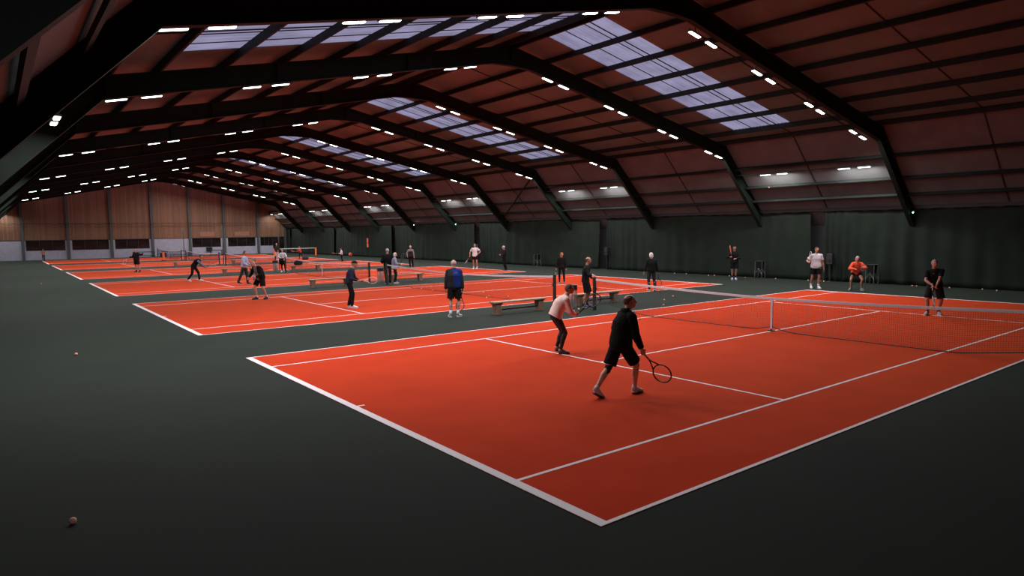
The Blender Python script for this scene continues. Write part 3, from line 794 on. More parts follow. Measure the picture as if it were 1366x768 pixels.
def body_joints(P, s):
    g = lambda k, dflt: V(P.get(k, dflt)) * s
    J = {}
    hip = g('hip', (0, 0, .93)); neck = g('neck', (.02, 0, 1.46))
    hy = math.radians(P.get('hyaw', 0)); sy = math.radians(P.get('syaw', 0))
    hl = rotz(V((0, 1, 0)), hy); sl_ = rotz(V((0, 1, 0)), sy)
    if 'roll' in P: sl_ = (sl_ + UP * P['roll']).normalized()
    ax = (neck - hip).normalized()
    J['hip'], J['neck'], J['ax'] = hip, neck, ax
    J['hlat'] = (hl - ax * hl.dot(ax)).normalized(); J['slat'] = (sl_ - ax * sl_.dot(ax)).normalized()
    wide = P.get('sh', .175)
    for sd, q in (('l', 1), ('r', -1)):
        h = hip + hl * q * .092 * s; J[sd + 'hip'] = h
        ft = P.get('f' + sd, (0, q * .11, 0)); yaw = math.radians(P.get('fy' + sd, q * 8)); tip = math.radians(P.get('fp' + sd, 0))
        fx, fy, fz = (list(ft) + [0])[:3]
        fw = rotz(V((1, 0, 0)), yaw); fd = (fw * math.cos(tip) - UP * math.sin(tip)).normalized()   # toe direction
        ball = V((fx, fy, fz)) * s + UP * .03 * s
        # ball of foot stays down, heel lifts when tipped; ankle above heel
        ank = ball - fd * .13 * s + UP * (.055 * s) * math.cos(tip) - fw * .0
        kn, ank2 = ik(h, ank, .435 * s, .425 * s, P.get('k' + sd, tuple(fw + V((0, q * .12, .0)))))
        J[sd + 'knee'], J[sd + 'ank'], J[sd + 'fd'], J[sd + 'ball'] = kn, ank2, fd, ball + (ank2 - ank)
        sh = neck - ax * .082 * s + J['slat'] * q * wide * s; J[sd + 'sh'] = sh
        hd = P.get('h' + sd, (.06, q * .27, .80)); hd = V(hd) * s
        el, wr = ik(sh, hd, .285 * s, .255 * s, P.get('e' + sd, (-.8, q * .45, -.3)))
        J[sd + 'el'], J[sd + 'wr'] = el, wr
        fo = (wr - el).normalized(); hdir = V(P['d' + sd]).normalized() if ('d' + sd) in P else fo
        J[sd + 'hd'] = hdir
        rk = P.get('g' + sd)
        t = V(rk) if rk else V(P.get('t' + sd, (1, 0, .15)))
        t = t - hdir * t.dot(hdir)
        if t.length < .05: t = V((0, -q, .3)) - hdir * V((0, -q, .3)).dot(hdir)
        t.normalize(); J[sd + 't'] = t
        J[sd + 'n'] = t.cross(hdir) if sd == 'r' else hdir.cross(t)
    hy2 = math.radians(P.get('head_yaw', 0)); hp = math.radians(P.get('head_pitch', 0))
    hf = (rotz(V((1, 0, 0)), hy2) * math.cos(hp) + UP * math.sin(hp)).normalized()
    lat = rotz(V((0, 1, 0)), hy2); J['hf'], J['hlat_'], J['hup'] = hf, lat, hf.cross(lat)
    J['head'] = V(P['head']) * s if 'head' in P else neck + (UP * .165 + ax * .0 + hf * .035) * s
    return J

def torso_rings(J, s, o=0., fat=1., t0=-.09, t1=.53):
    R = []
    prof = [(-.10, .085, .075), (-.05, .145, .105), (.0, .168, .118), (.08, .160, .112), (.16, .145, .104), (.24, .148, .107), (.33, .163, .115), (.41, .165, .110), (.46, .140, .092), (.50, .085, .07), (.53, .058, .058)]
    Lt = (J['neck'] - J['hip']).length / s
    for t, a, b in prof:
        if t < t0 or t > t1: continue
        u = t / .52 * Lt if t > 0 else t
        lat = (J['hlat'].lerp(J['slat'], max(0, min(1, t / .45)))).normalized(); fw = lat.cross(J['ax']).normalized()
        bow = math.sin(max(0, min(1, t / .5)) * PI) * P_BOW[0]
        belly = (fat - 1) * .25 * math.exp(-((t - .12) / .13) ** 2)
        c = J['hip'] + J['ax'] * (u + .0) * s - fw * bow * s + fw * belly * .35 * s
        k = fat if t < .4 else 1 + (fat - 1) * .4
        oo = o * (1 if t < .36 else .62)
        R.append((c, lat * (a * k + oo) * s, fw * (b * k + oo + belly * .3) * s))
    return R
P_BOW = [0.]

def add_hand(m, J, sd, s, grip, fem=False):
    d, t, n = J[sd + 'hd'], J[sd + 't'], J[sd + 'n']; w = J[sd + 'wr']; k = s * (.92 if fem else 1.)
    R = [(w - d * .01 * k, t * .027 * k, n * .020 * k), (w + d * .02 * k, t * .031 * k, n * .019 * k), (w + d * .055 * k, t * .040 * k, n * .017 * k), (w + d * .088 * k, t * .040 * k, n * .014 * k), (w + d * .098 * k, t * .034 * k, n * .010 * k)]
    m.loft(R, 14)
    curl = (62, 78, 55) if grip else (14, 22, 16)
    for i, (off, ln_, r) in enumerate(((.031, .070, .0088), (.0105, .079, .0090), (-.0105, .073, .0086), (-.031, .057, .0078))):
        p = w + d * (.090 - .004 * abs(i - 1.2)) * k + t * off * k; a = 0; fan = (t * off * (1.2 if not grip else .2)); L = [.45, .32, .26]
        for j in range(3):
            a += math.radians(curl[j] * (1 + .10 * (i - 1.5) * (0 if grip else 1)))
            dd = (d * math.cos(a) + n * math.sin(a) + fan * 2).normalized(); q = p + dd * ln_ * L[j] * k
            m.cap(p, q, r * k * (1 - .07 * j), r * k * (.95 - .09 * j), 8); p = q
    # thumb leaves the side of the palm near its base
    p = w + d * .022 * k + t * .026 * k + n * .006 * k
    if grip: seq = [((d * .55 + t * .75 + n * .45), .036), ((d * .55 + t * .10 + n * .95), .030), ((d * .25 - t * .35 + n * .9), .024)]
    else: seq = [((d * .62 + t * .72 + n * .25), .038), ((d * .88 + t * .38 + n * .22), .030), ((d * .95 + t * .15 + n * .25), .025)]
    for j, (v_, l_) in enumerate(seq):
        q = p + v_.normalized() * l_ * k; m.cap(p, q, (.0125 - .0015 * j) * k, (.0112 - .0015 * j) * k, 8); p = q

GSTR = pm('racket_strings', (.22, .20, .18), .6)
def make_racket(col=(.012, .012, .014), col2=None, gripcol=(.02, .02, .02)):
    r = empty('tennis_racket')
    fm = cloth(col, .35, spec=.5); gm = cloth(gripcol, .7)
    N_ = 40
    hoop = [(.128 * math.sin(2 * PI * i / N_), 0, .44 + .168 * math.cos(2 * PI * i / N_)) for i in range(N_)]
    m = MB(); m.tube(hoop, .0115, 8, closed=True)
    m.tube([(-.005, 0, .12), (-.014, 0, .17), (-.062, 0, .292)], .0105, 8); m.tube([(.005, 0, .12), (.014, 0, .17), (.062, 0, .292)], .0105, 8)
    m.obj('frame', fm, r, smooth=True)
    if col2 is not None:
        m = MB(); a = hoop[N_ // 4 - 7:N_ // 4 + 6]; m.tube(a, .0125, 8); a = [(-x, y, z) for x, y, z in a]; m.tube(a, .0125, 8); m.obj('frame_stripe', cloth(col2, .35), r, smooth=True)
    m = MB(); m.loft([((0, 0, -.085), (.019, 0, 0), (0, .016, 0)), ((0, 0, -.075), (.0165, 0, 0), (0, .0145, 0)), ((0, 0, .11), (.0155, 0, 0), (0, .0135, 0)), ((0, 0, .135), (.012, 0, 0), (0, .011, 0))], 8); m.obj('grip', gm, r)
    m = MB()
    for i in range(-7, 8):
        x = i * .0165; h = .160 * math.sqrt(max(0, 1 - (x / .12) ** 2)); 
        if h > .02: m.tube([(x, 0, .44 - h), (x, 0, .44 + h)], .0005, 3)
    for i in range(-9, 10):
        z = i * .0172; h = .12 * math.sqrt(max(0, 1 - (z / .16) ** 2))
        if h > .02: m.tube([(-h, 0, .44 + z), (h, 0, .44 + z)], .0005, 3)
    m.obj('strings', GSTR, r)
    return r

def shoe(parent, ball, fd, ank, s, mat, solemat, sock, sockh, sockmat, legaxis):
    up = (UP - fd * UP.dot(fd)).normalized(); sd = up.cross(fd)
    def R(x, w, h, z): return (ball + fd * x * s + up * (z + .004) * s, sd * w * 1.12 * s, up * h * 1.15 * s)
    heel = -.165
    m = MB(); z0 = -.022
    rings = [R(heel, .022, .026, .018), R(heel + .015, .034, .044, .030), R(heel + .06, .038, .052, .034), R(heel + .10, .038, .050, .030), R(-.03, .043, .037, .018), R(.02, .047, .028, .010), R(.06, .042, .022, .004), R(.085, .026, .015, .0)]
    m.loft(rings, 16)
    o = m.obj('shoe', mat, parent, smooth=True)
    m2 = MB()
    prof = [(heel - .004, .020), (heel + .02, .036), (heel + .07, .036), (-.05, .038), (.0, .049), (.04, .047), (.075, .034), (.094, .014)]
    top = [ball + fd * x * s + sd * w * s + up * -.006 * s for x, w in prof] + [ball + fd * x * s - sd * w * s + up * -.006 * s for x, w in prof[::-1]]
    bot = [p - up * .024 * s for p in top]; n = len(top)
    m2.add(top + bot, [tuple(range(n)), tuple(range(n, 2 * n))[::-1]] + [(i, (i + 1) % n, (i + 1) % n + n, i + n) for i in range(n)])
    m2.obj('sole', solemat, o)
    m3 = MB()
    for x in (-.075, -.055, -.035): m3.bar(ball + fd * x * s - sd * .022 * s + up * (.052 - (x + .075) * .35) * s, ball + fd * x * s + sd * .022 * s + up * (.052 - (x + .075) * .35) * s, .006 * s, .004 * s, up=up)
    m3.obj('laces', solemat, o)
    if sock:
        m4 = MB(); a = ank - legaxis * .02 * s; b = ank + legaxis * sockh * s
        m4.cap(a, b, .045 * s, (.041 + .05 * max(0, sockh - .08)) * s, ends=False, n=16); m4.obj('sock', sockmat, parent, smooth=True)

def hair_mesh(parent, J, s, style, mat, voxel):
    c = J['head']; f, l, u = J['hf'], J['hlat_'], J['hup']
    m = MB(); n = 24; mm = 18; rings = []
    vs = []; fs = []
    for i in range(mm + 1):
        a = -PI / 2 + PI * i / mm
        for j in range(n):
            b = 2 * PI * j / n
            x, y, z = math.cos(a) * math.cos(b), math.cos(a) * math.sin(b), math.sin(a)
            rr = 1.0
            if style == 'fringe':     # bald on top, short hair on sides and back
                inside = z > .42 or (x > .25) or z < -.55
            elif style in ('short', 'bob', 'pony', 'bun'):
                inside = (x > .35 and z < .50 + .25 * (x - .35)) or (x > -.15 and z < -.12) or z < -.75
                if style == 'bob': inside = (x > .40 and z < .55) or (x > .15 and z < -.2)
            else: inside = False
            k = .93 if inside else 1.07
            th = .004 * noise.noise(V((x * 5, y * 5, z * 5)))
            vs.append(c + f * (x * .098 * k - .006 + x * th) * s + l * y * (.079 * k + th) * s + u * (z * (.098 * k + th) + .022) * s)
    for i in range(mm):
        for j in range(n): fs.append((i * n + j, i * n + (j + 1) % n, (i + 1) * n + (j + 1) % n, (i + 1) * n + j))
    m.add(vs, fs)
    o = m.obj('hair', mat, parent, smooth=True)
    if style == 'bob':
        m = MB(); R = []
        for t, rx, ry, off in ((.05, .075, .083, -.02), (-.03, .085, .094, -.03), (-.08, .080, .092, -.035), (-.115, .055, .070, -.04)):
            R.append((c + u * t * s + f * off * s, f * rx * s * .8, l * ry * s))
        m.loft(R, 18); m.obj('bob', mat, o, smooth=True)
    if style in ('pony',):
        m = MB(); b = c - f * .095 * s + u * .03 * s
        m.tube([b, b - f * .05 * s + u * .0 * s, b - f * .065 * s - u * .08 * s, b - f * .045 * s - u * .17 * s], [.022 * s, .03 * s, .026 * s, .008 * s], 10); m.obj('ponytail', mat, o, smooth=True)
    if style == 'bun':
        MB().ell(c - f * .10 * s + u * .05 * s, Matrix.Identity(3), .04 * s, .04 * s, .04 * s).obj('bun', mat, o, smooth=True)
    return o

def add_head(m, J, s):
    c = J['head']; f, l, u = J['hf'], J['hlat_'], J['hup']; R = Matrix((f, l, u)).transposed()
    def e(x, y, z, a, b, d_): m.ell(c + (f * x + l * y + u * z) * s, R, a * s, b * s, d_ * s, 16, 12)
    e(-.006, 0, .022, .097, .078, .094); e(.030, 0, -.030, .064, .060, .076); e(.052, 0, -.072, .034, .036, .030)   # skull, face, chin
    e(.012, 0, -.060, .060, .058, .036)
    e(.089, 0, .028, .016, .052, .012)                                   # brow
    for q in (-1, 1):
        e(.066, q * .036, -.018, .022, .022, .022)                        # cheek
        e(-.008, q * .079, -.004, .017, .007, .031)                       # ear
    m.cap(c + (f * .088 + u * .018) * s, c + (f * .112 - u * .022) * s, .008 * s, .013 * s, 10)  # nose
    e(.087, 0, -.052, .012, .023, .008); e(.085, 0, -.063, .012, .020, .007)

def person(name, label, loc, heading, P, O, H=1.75, voxel=.014, fem=False, seed=0):
    s = H / 1.75
    root = empty(name, (loc[0], loc[1], loc[2] if len(loc) > 2 else 0.), math.radians(heading)); tag(root, label, 'person', 'people on the courts')
    P_BOW[0] = P.get('bow', .02)
    J = body_joints(P, s); fat = O.get('fat', 1.)
    sk = skin(O.get('skin', (.42, .20, .13)))
    m = MB(); m.loft(torso_rings(J, s, 0, fat), 20)
    m.cap(J['neck'] - J['ax'] * .04 * s, J['head'] - J['hup'] * .05 * s - J['hf'] * .02 * s, .06 * s, .052 * s)
    add_head(m, J, s)
    for sd in 'lr':
        h, k, a = J[sd + 'hip'], J[sd + 'knee'], J[sd + 'ank']
        m.cap(h, h.lerp(k, .5), .086 * s, .074 * s); m.cap(h.lerp(k, .5), k, .074 * s, .054 * s)
        bk = (k - h).normalized().cross((a - k).normalized()); la = (a - k).normalized()
        cf = -J[sd + 'fd']; cf = cf - la * cf.dot(la); cf = cf.normalized() if cf.length > .01 else V((-1, 0, 0))
        m.cap(k, k.lerp(a, .35) + cf * .012 * s, .050 * s, .056 * s); m.cap(k.lerp(a, .33) + cf * .012 * s, k.lerp(a, .7), .055 * s, .038 * s); m.cap(k.lerp(a, .68), a, .039 * s, .033 * s)
        b = J[sd + 'ball']; m.cap(a - UP * .02 * s, b - UP * .004 * s, .028 * s, .018 * s); m.cap(a, a - J[sd + 'fd'] * .012 * s - UP * .03 * s, .031 * s, .022 * s)
        sh, el, wr = J[sd + 'sh'], J[sd + 'el'], J[sd + 'wr']
        m.cap(J['neck'] - J['ax'] * .05 * s, sh, .055 * s, .056 * s); m.cap(sh, el, .052 * s, .040 * s); m.cap(el, el.lerp(wr, .35), .040 * s, .041 * s); m.cap(el.lerp(wr, .35), wr, .040 * s, .025 * s)
        add_hand(m, J, sd, s, bool(P.get('g' + sd)) or P.get('c' + sd, False), fem)
    body = smooth_mesh(m, 'body', sk, root, voxel, 2)
    c = J['head']; f, l, u = J['hf'], J['hlat_'], J['hup']; R = Matrix((f, l, u)).transposed()
    for q in (-1, 1):
        MB().ell(c + (f * .086 + l * q * .031 + u * .008) * s, R, .009 * s, .012 * s, .006 * s, 10, 6).obj('eye', cloth((.03, .02, .02)), root, smooth=True)
    MB().ell(c + (f * .093 - u * .057) * s, R, .006 * s, .022 * s, .004 * s, 10, 6).obj('mouth', cloth((.28, .08, .07)), root, smooth=True)
    # ---- top
    tm, sleeve = O['top'], O.get('sleeve', 'long'); lo = O.get('loose', .022); hem = O.get('hem', -.05)
    cv = voxel * .9
    m = MB(); R_ = torso_rings(J, s, lo, fat, t0=hem, t1=.50)
    hang = 1.06; c0, a0, b0 = R_[0]; m.loft([(c0 - J['ax'] * .012 * s, a0 * hang, b0 * hang)] + R_, 24)
    m.cap(J['neck'] - J['ax'] * .03 * s, J['neck'] + J['ax'] * O.get('collar', .018) * s, .072 * s, .064 * s, ends=False)
    arms = {}
    for sd in 'lr':
        sh, el, wr = J[sd + 'sh'], J[sd + 'el'], J[sd + 'wr']
        m.cap(J['neck'] - J['ax'] * .045 * s, sh, (.058 + lo * .5) * s, (.058 + lo * .6) * s)
        tgt = m
        if O.get('armcol') is not None: tgt = arms.setdefault('m', MB())
        if sleeve == 'short':
            tgt.cap(sh, sh.lerp(el, .68), (.053 + lo * .6) * s, (.052 + lo * .75) * s, ends=False); tgt.cap(sh, sh.lerp(el, .1), (.058 + lo * .7) * s, (.056 + lo * .7) * s)
        else:
            e2 = el; w2 = el.lerp(wr, O.get('cuff', .93))
            tgt.cap(sh, e2, (.054 + lo * .6) * s, (.044 + lo * .6) * s); tgt.cap(e2, w2, (.044 + lo * .6) * s, (.030 + lo * .45) * s, ends=False)
    if O.get('hood'):
        b = J['neck'] - (J['slat'].cross(J['ax'])) * .06 * s
        m.loft([(b - J['ax'] * .075 * s, J['slat'] * .07 * s, J['hf'] * .03 * s), (b - J['ax'] * .03 * s, J['slat'] * .105 * s, J['hf'] * .055 * s), (b + J['ax'] * .02 * s, J['slat'] * .10 * s, J['hf'] * .06 * s), (b + J['ax'] * .045 * s, J['slat'] * .075 * s, J['hf'] * .045 * s)], 16)
    def post(nm, O=O, J=J, s=s):
        for mt_ in O['topmats']['mats']: nm.materials.append(mt_)
        fn = O['topmats']['fn']
        for p in nm.polygons: p.material_index = fn(p.center / s, J, s)
    smooth_mesh(m, O.get('topname', 'shirt'), tm, root, cv, 2, wr=.006 * s, seed=seed, post=post if O.get('topmats') else None)
    if 'm' in arms: smooth_mesh(arms['m'], 'sleeves', O['armcol'], root, cv, 2, wr=.005 * s, seed=seed + 3)
    # ---- bottom
    bm_ = O['bottom']; kind = O.get('btype', 'pants'); m = MB(); bl = .012 if kind != 'leggings' else .006
    m.loft(torso_rings(J, s, bl, fat, t0=-.10, t1=.10), 22)
    for sd in 'lr':
        h, k, a = J[sd + 'hip'], J[sd + 'knee'], J[sd + 'ank']
        if kind == 'shorts':
            e = h.lerp(k, O.get('slen', .80)); m.cap(h, e, (.097 + bl) * s, (.096 + bl) * s, ends=False, n=20); m.cap(h, h.lerp(k, .2), (.096 + bl) * s, (.094 + bl) * s)
        elif kind == 'skirt':
            e = h.lerp(k, .55); m.cap(h, e, .10 * s, .11 * s, ends=False)
        elif kind == 'leggings':
            m.cap(h, h.lerp(k, .5), .096 * s, .082 * s); m.cap(h.lerp(k, .5), k, .082 * s, .060 * s)
            cf = -J[sd + 'fd']; la = (a - k).normalized(); cf = (cf - la * cf.dot(la)).normalized()
            m.cap(k, k.lerp(a, .35) + cf * .012 * s, .058 * s, .062 * s); m.cap(k.lerp(a, .33) + cf * .012 * s, k.lerp(a, .7), .061 * s, .046 * s); m.cap(k.lerp(a, .68), k.lerp(a, .93), .046 * s, .041 * s, ends=False)
        else:
            lg = O.get('leg', .075); m.cap(h, k, (.098) * s, (lg + .004) * s, n=18); m.cap(k, k.lerp(a, 1.0) - UP * .0, lg * s, (lg - .012) * s, ends=False, n=18)
    smooth_mesh(m, {'shorts': 'shorts', 'leggings': 'leggings', 'skirt': 'skirt'}.get(kind, 'trousers'), bm_, root, cv, 2, wr=(.005 if kind != 'leggings' else .002) * s, seed=seed + 9)
    for sd in 'lr':
        k, a = J[sd + 'knee'], J[sd + 'ank']
        shoe(root, J[sd + 'ball'], J[sd + 'fd'], a, s, O.get('shoe' + sd, O['shoe']), O.get('sole', cloth((.5, .48, .5))), kind in ('shorts', 'skirt') or O.get('sock') is not None, O.get('sockh', .09), O.get('sock', cloth((.55, .53, .55))), (k - a).normalized())
    # ---- hair or cap
    st = O.get('hair', 'short')
    if st != 'none': hair_mesh(root, J, s, st if st != 'cap' else 'fringe', O['haircol'], voxel)
    if st == 'cap' or O.get('cap'):
        R = Matrix((f, l, u)).transposed(); cm = O.get('cap', M['black_cloth'])
        m = MB(); rings = []
        for i in range(7):
            a = math.radians(2 + i * 14.2); rings.append((c + (u * (.030 + .088 * math.sin(a)) - f * .006) * s, f * .107 * math.cos(a) * s, l * .088 * math.cos(a) * s))
        m.loft(rings, 22); cp = m.obj('cap', cm, root, smooth=True)
        m = MB(); m.loft([(c + (f * .075 + u * .034) * s, l * .062 * s, u * .006 * s), (c + (f * .125 + u * .036) * s, l * .055 * s, u * .006 * s), (c + (f * .165 + u * .024) * s, l * .030 * s, u * .005 * s)], 14); m.obj('peak', cm, cp, smooth=True)
    root.scale = (1, 1, 1)
    return root, J, s

_rk = {}
def hold(root, J, s, sd, dirv, label, col=(.012, .012, .014), col2=None, gripcol=(.02, .02, .02), face=None, hand2=None, back=.0):
    key = (col, col2, gripcol)
    if key not in _rk: _rk[key] = make_racket(col, col2, gripcol); r = _rk[key]
    else: r = copy_tree(_rk[key])
    z = V(dirv).normalized()
    k = s
    if sd == 'm': p = (J['lwr'] + J['rwr']) / 2 + J['rhd'] * .07 * k
    else: p = J[sd + 'wr'] + J[sd + 'hd'] * .078 * k + J[sd + 'n'] * .030 * k
    y = V(face) if face is not None else J[(sd if sd != 'm' else 'r') + 'hd']
    y = (y - z * y.dot(z)).normalized(); x = y.cross(z)
    mt = Matrix((x, y, z)).transposed().to_4x4(); mt.translation = p + z * back
    wm = Matrix.Translation(root.location) @ Matrix.Rotation(root.rotation_euler.z, 4, 'Z') @ mt
    r.matrix_world = wm; tag(r, label, 'tennis racket', 'rackets held by players')
    return r

HC = {k: cloth(v, .8) for k, v in dict(grey=(.20, .18, .17), white=(.62, .56, .52), brown=(.07, .03, .018), black=(.012, .01, .01), red=(.22, .07, .03), silver=(.38, .33, .31)).items()}
BK, CH, NV = M['black_cloth'], M['charcoal'], M['navy']
WH = cloth((.58, .55, .57)); GY = cloth((.16, .15, .16))
WS = cloth((.60, .57, .58), .6); BS = cloth((.02, .02, .022), .6)
OV = .0065

# 1 man in the black hooded top, foreground
flo = cloth((.012, .014, .018), .85, col2=(.06, .06, .065), scale=22.)
stripes = dict(mats=[], fn=None)
p, J, s = person('person', 'man in black hooded top and black shorts running forward on nearest court, racket held low', (3.72, 3.30, .007), -8,
    dict(hip=(.03, -.03, .85), neck=(.16, -.06, 1.385), fr=(.43, -.02, 0), fyr=14, fl=(-.33, .03, .01), fyl=10, fpl=28, kl=(1, .25, 0), kr=(1, -.25, .1), hyaw=-4, syaw=-12,
         hr=(.215, -.34, .80), er=(-.9, -.35, 0), gr=(.52, -.24, -.62), dr=(.35, -.12, -1), hl=(.34, .10, 1.02), el=(-.4, .8, -.5), cl=True, head=(.185, -.07, 1.54), head_yaw=-28, head_pitch=2, bow=.03),
    dict(top=BK, topname='hooded_top', loose=.044, hood=True, hem=-.10, bottom=BK, btype='shorts', shoe=WS, sole=cloth((.06, .055, .055), .6), sock=WH, sockh=.07, hair='fringe', haircol=cloth((.15, .085, .065), .8), skin=(.60, .31, .22), fat=1.10, slen=.84), 1.76, .0062, seed=1)
k, a, h = J['lknee'], J['lank'], J['lhip']
MB().loft([(k.lerp(h, .16), V((.068, 0, 0)) * s, V((0, .068, 0)) * s), (k.lerp(h, .06), V((.064, 0, 0)) * s, V((0, .064, 0)) * s), (k.lerp(a, .08), V((.062, 0, 0)) * s, V((0, .062, 0)) * s), (k.lerp(a, .2), V((.066, 0, 0)) * s, V((0, .066, 0)) * s)], 20).obj('knee_support', CH, p, smooth=True)['label'] = 'black knee support on the left knee'
fd, up = J['rfd'], UP; sd = up.cross(fd)
for q in (-.075, -.05, -.025):
    MB().bar(J['rball'] + (fd * (q - .012) - sd * .0425 + up * .004) * s, J['rball'] + (fd * (q + .014) - sd * .036 + up * .050) * s, .011, .004, up=sd).obj('shoe_stripe', BS, p)
hold(p, J, s, 'r', (.52, -.24, -.62), 'black tennis racket held low by the man in the black hooded top', gripcol=(.55, .22, .14), face=(-.5, -.75, -.1), back=.03)
# 2 woman in the pink jacket
p, J, s = person('person', 'woman in pale pink jacket and dark floral leggings crouching ready with racket', (5.56, 6.80, .007), -24,
    dict(hip=(-.10, .0, .875), neck=(.16, -.02, 1.34), fr=(.11, -.13, 0), fyr=-6, fl=(.10, .17, .0), fyl=8, fpl=10, kr=(1, -.1, 0), kl=(1, .15, 0), hr=(.37, -.06, .90), er=(-.35, -.75, -.5), hl=(.40, .04, .93), el=(-.3, .8, -.5),
         gr=(.8, -.1, .62), gl=(.8, -.1, .62), dr=(.55, .25, -.1), dl=(.55, -.25, -.1), head=(.245, -.03, 1.50), head_yaw=-14, head_pitch=4, bow=.035, sh=.155),
    dict(top=cloth((.85, .62, .58), col2=(.74, .52, .48), scale=30.), topname='jacket', loose=.044, hem=-.03, collar=.045, bottom=flo, btype='leggings', shoe=cloth((.09, .09, .10), .6), sole=cloth((.10, .10, .11)), sock=skin((.42, .20, .13)), sockh=.03, hair='short', haircol=cloth((.11, .08, .065), .8), skin=(.44, .21, .14)), 1.66, .0068, True, seed=2)
hold(p, J, s, 'm', (.62, -.10, .50), 'black tennis racket held up in both hands by the woman in pink', face=(-.3, -.9, .1), back=.04, gripcol=(.02, .02, .02))
# 3 bald man resting a hand on the net post
p, J, s = person('person', 'man in black long-sleeved top and shorts resting hand on the nearest net post', (12.24, 12.86), -50,
    dict(hip=(-.02, 0, .92), neck=(.05, -.07, 1.45), fl=(.14, .14, 0), fr=(.05, -.12, 0), hr=(.28, -.60, 1.165), er=(-.2, .2, -1), tr=(.9, .45, 0), dr=(.4, -.85, -.12), hl=(.20, .20, .98), el=(-.7, .5, -.2), head_yaw=-6),
    dict(top=BK, loose=.02, bottom=BK, btype='shorts', slen=.95, shoe=cloth((.10, .10, .16), .6), sock=CH, sockh=.06, hair='fringe', haircol=HC['brown'], skin=(.36, .16, .11)), 1.80, .011, seed=3)
# 4 woman, red hair
p, J, s = person('person', 'woman in black with long red hair standing on second court far half', (18.44, 21.06, OV), 225,
    dict(fl=(.02, .16, 0), fr=(.0, -.14, 0), hr=(.10, -.28, .86), hl=(.05, .27, .82), head_yaw=35, gr=(.25, -.1, -.9), dr=(.1, 0, -1)),
    dict(top=BK, loose=.03, bottom=BK, btype='leggings', shoe=cloth((.10, .11, .13)), hair='pony', haircol=HC['red']), 1.62, .013, True, seed=4)
hold(p, J, s, 'r', (.12, -.22, -.95), 'pale racket hanging from the hand of the red-haired woman in black', (.45, .42, .42))
# 5 woman, white hair walking away
p, J, s = person('person', 'woman with white bobbed hair in black jacket walking away near second court corner', (18.69, 15.4, OV), 58,
    dict(fl=(.08, .13, 0), fr=(-.06, -.12, 0), fpr=18, hr=(.0, -.30, .80), hl=(.02, .33, .86), gr=(.05, -.05, -.98), dr=(.05, -.1, -1), head_yaw=8),
    dict(top=BK, loose=.035, hem=-.14, bottom=CH, btype='pants', leg=.068, shoe=WS, hair='bob', haircol=HC['white']), 1.70, .013, True, seed=5)
hold(p, J, s, 'r', (.03, -.10, -.98), 'dark tennis racket hanging from the hand of the white-haired woman walking away', face=(-1, 0, 0))
# 6 man with the orange racket
p, J, s = person('person', 'man in black hoodie and shorts holding an orange racket upright by the curtain', (26.72, 16.63), 222,
    dict(fl=(.05, .09, 0), fr=(.0, -.09, 0), hr=(.26, -.24, 1.18), er=(-.4, -.7, -.6), gr=(.05, -.12, .95), hl=(.27, .05, 1.10), el=(-.3, .8, -.5), tl=(0, -1, .3)),
    dict(top=BK, topname='hooded_top', hood=True, loose=.035, bottom=BK, btype='shorts', shoe=cloth((.40, .36, .60), .6), sock=BK, sockh=.14, hair='short', haircol=HC['black'], skin=(.34, .15, .10)), 1.80, .014, seed=6)
hold(p, J, s, 'r', (.05, -.16, .95), 'orange-framed racket held upright by the man in black hoodie', (.75, .12, .05), face=(.25, 1, 0))
# 7 man in white T-shirt
p, J, s = person('person', 'stocky man in white T-shirt and black shorts walking behind nearest court', (24.54, 11.01), 226,
    dict(fl=(.10, .13, 0), fr=(-.08, -.14, 0), fpr=12, hr=(.18, -.36, 1.12), er=(-.7, -.5, -.6), gr=(.08, .0, .98), hl=(.02, .31, .82), el=(-.6, .6, 0), head_yaw=0),
    dict(top=cloth((.60, .56, .58), col2=(.50, .46, .50), scale=14.), topname='t_shirt', sleeve='short', loose=.035, hem=-.08, bottom=BK, btype='shorts', slen=.72, shoe=WS, sock=WH, sockh=.12, hair='short', haircol=HC['brown'], skin=(.40, .18, .12), fat=1.12), 1.86, .014, seed=7)
hold(p, J, s, 'r', (.08, .04, .95), 'racket held upright by the man in the white T-shirt', (.5, .48, .5), face=(0, 1, 0), back=-.12)
# 8 woman in orange crouching
p, J, s = person('person', 'white-haired woman in orange sweatshirt and dark shorts crouching behind baseline', (25.01, 9.46), 212,
    dict(hip=(-.16, 0, .80), neck=(.16, 0, 1.27), fl=(.06, .26, 0), fyl=25, fr=(.06, -.26, 0), fyr=-25, kl=(1, .4, 0), kr=(1, -.4, 0), hr=(.38, -.10, .98), er=(-.3, -.9, -.3), hl=(.36, .14, 1.04), el=(-.3, .9, -.3), gr=(.2, .85, .2), gl=(.2, .85, .2), dr=(.7, .3, -.1), dl=(.7, -.3, -.1), head=(.23, 0, 1.44), head_pitch=0, sh=.165),
    dict(top=cloth((.70, .09, .035)), topname='sweatshirt', loose=.042, hem=-.02, bottom=BK, btype='shorts', slen=.45, shoe=cloth((.16, .22, .18), .6), sock=BK, sockh=.05, hair='bob', haircol=HC['silver'], skin=(.40, .19, .13), fat=1.05), 1.66, .014, True, seed=8)
hold(p, J, s, 'r', (.75, .6, .3), 'dark racket held across the body by the woman in orange', face=(1, 0, .3), back=-.05)
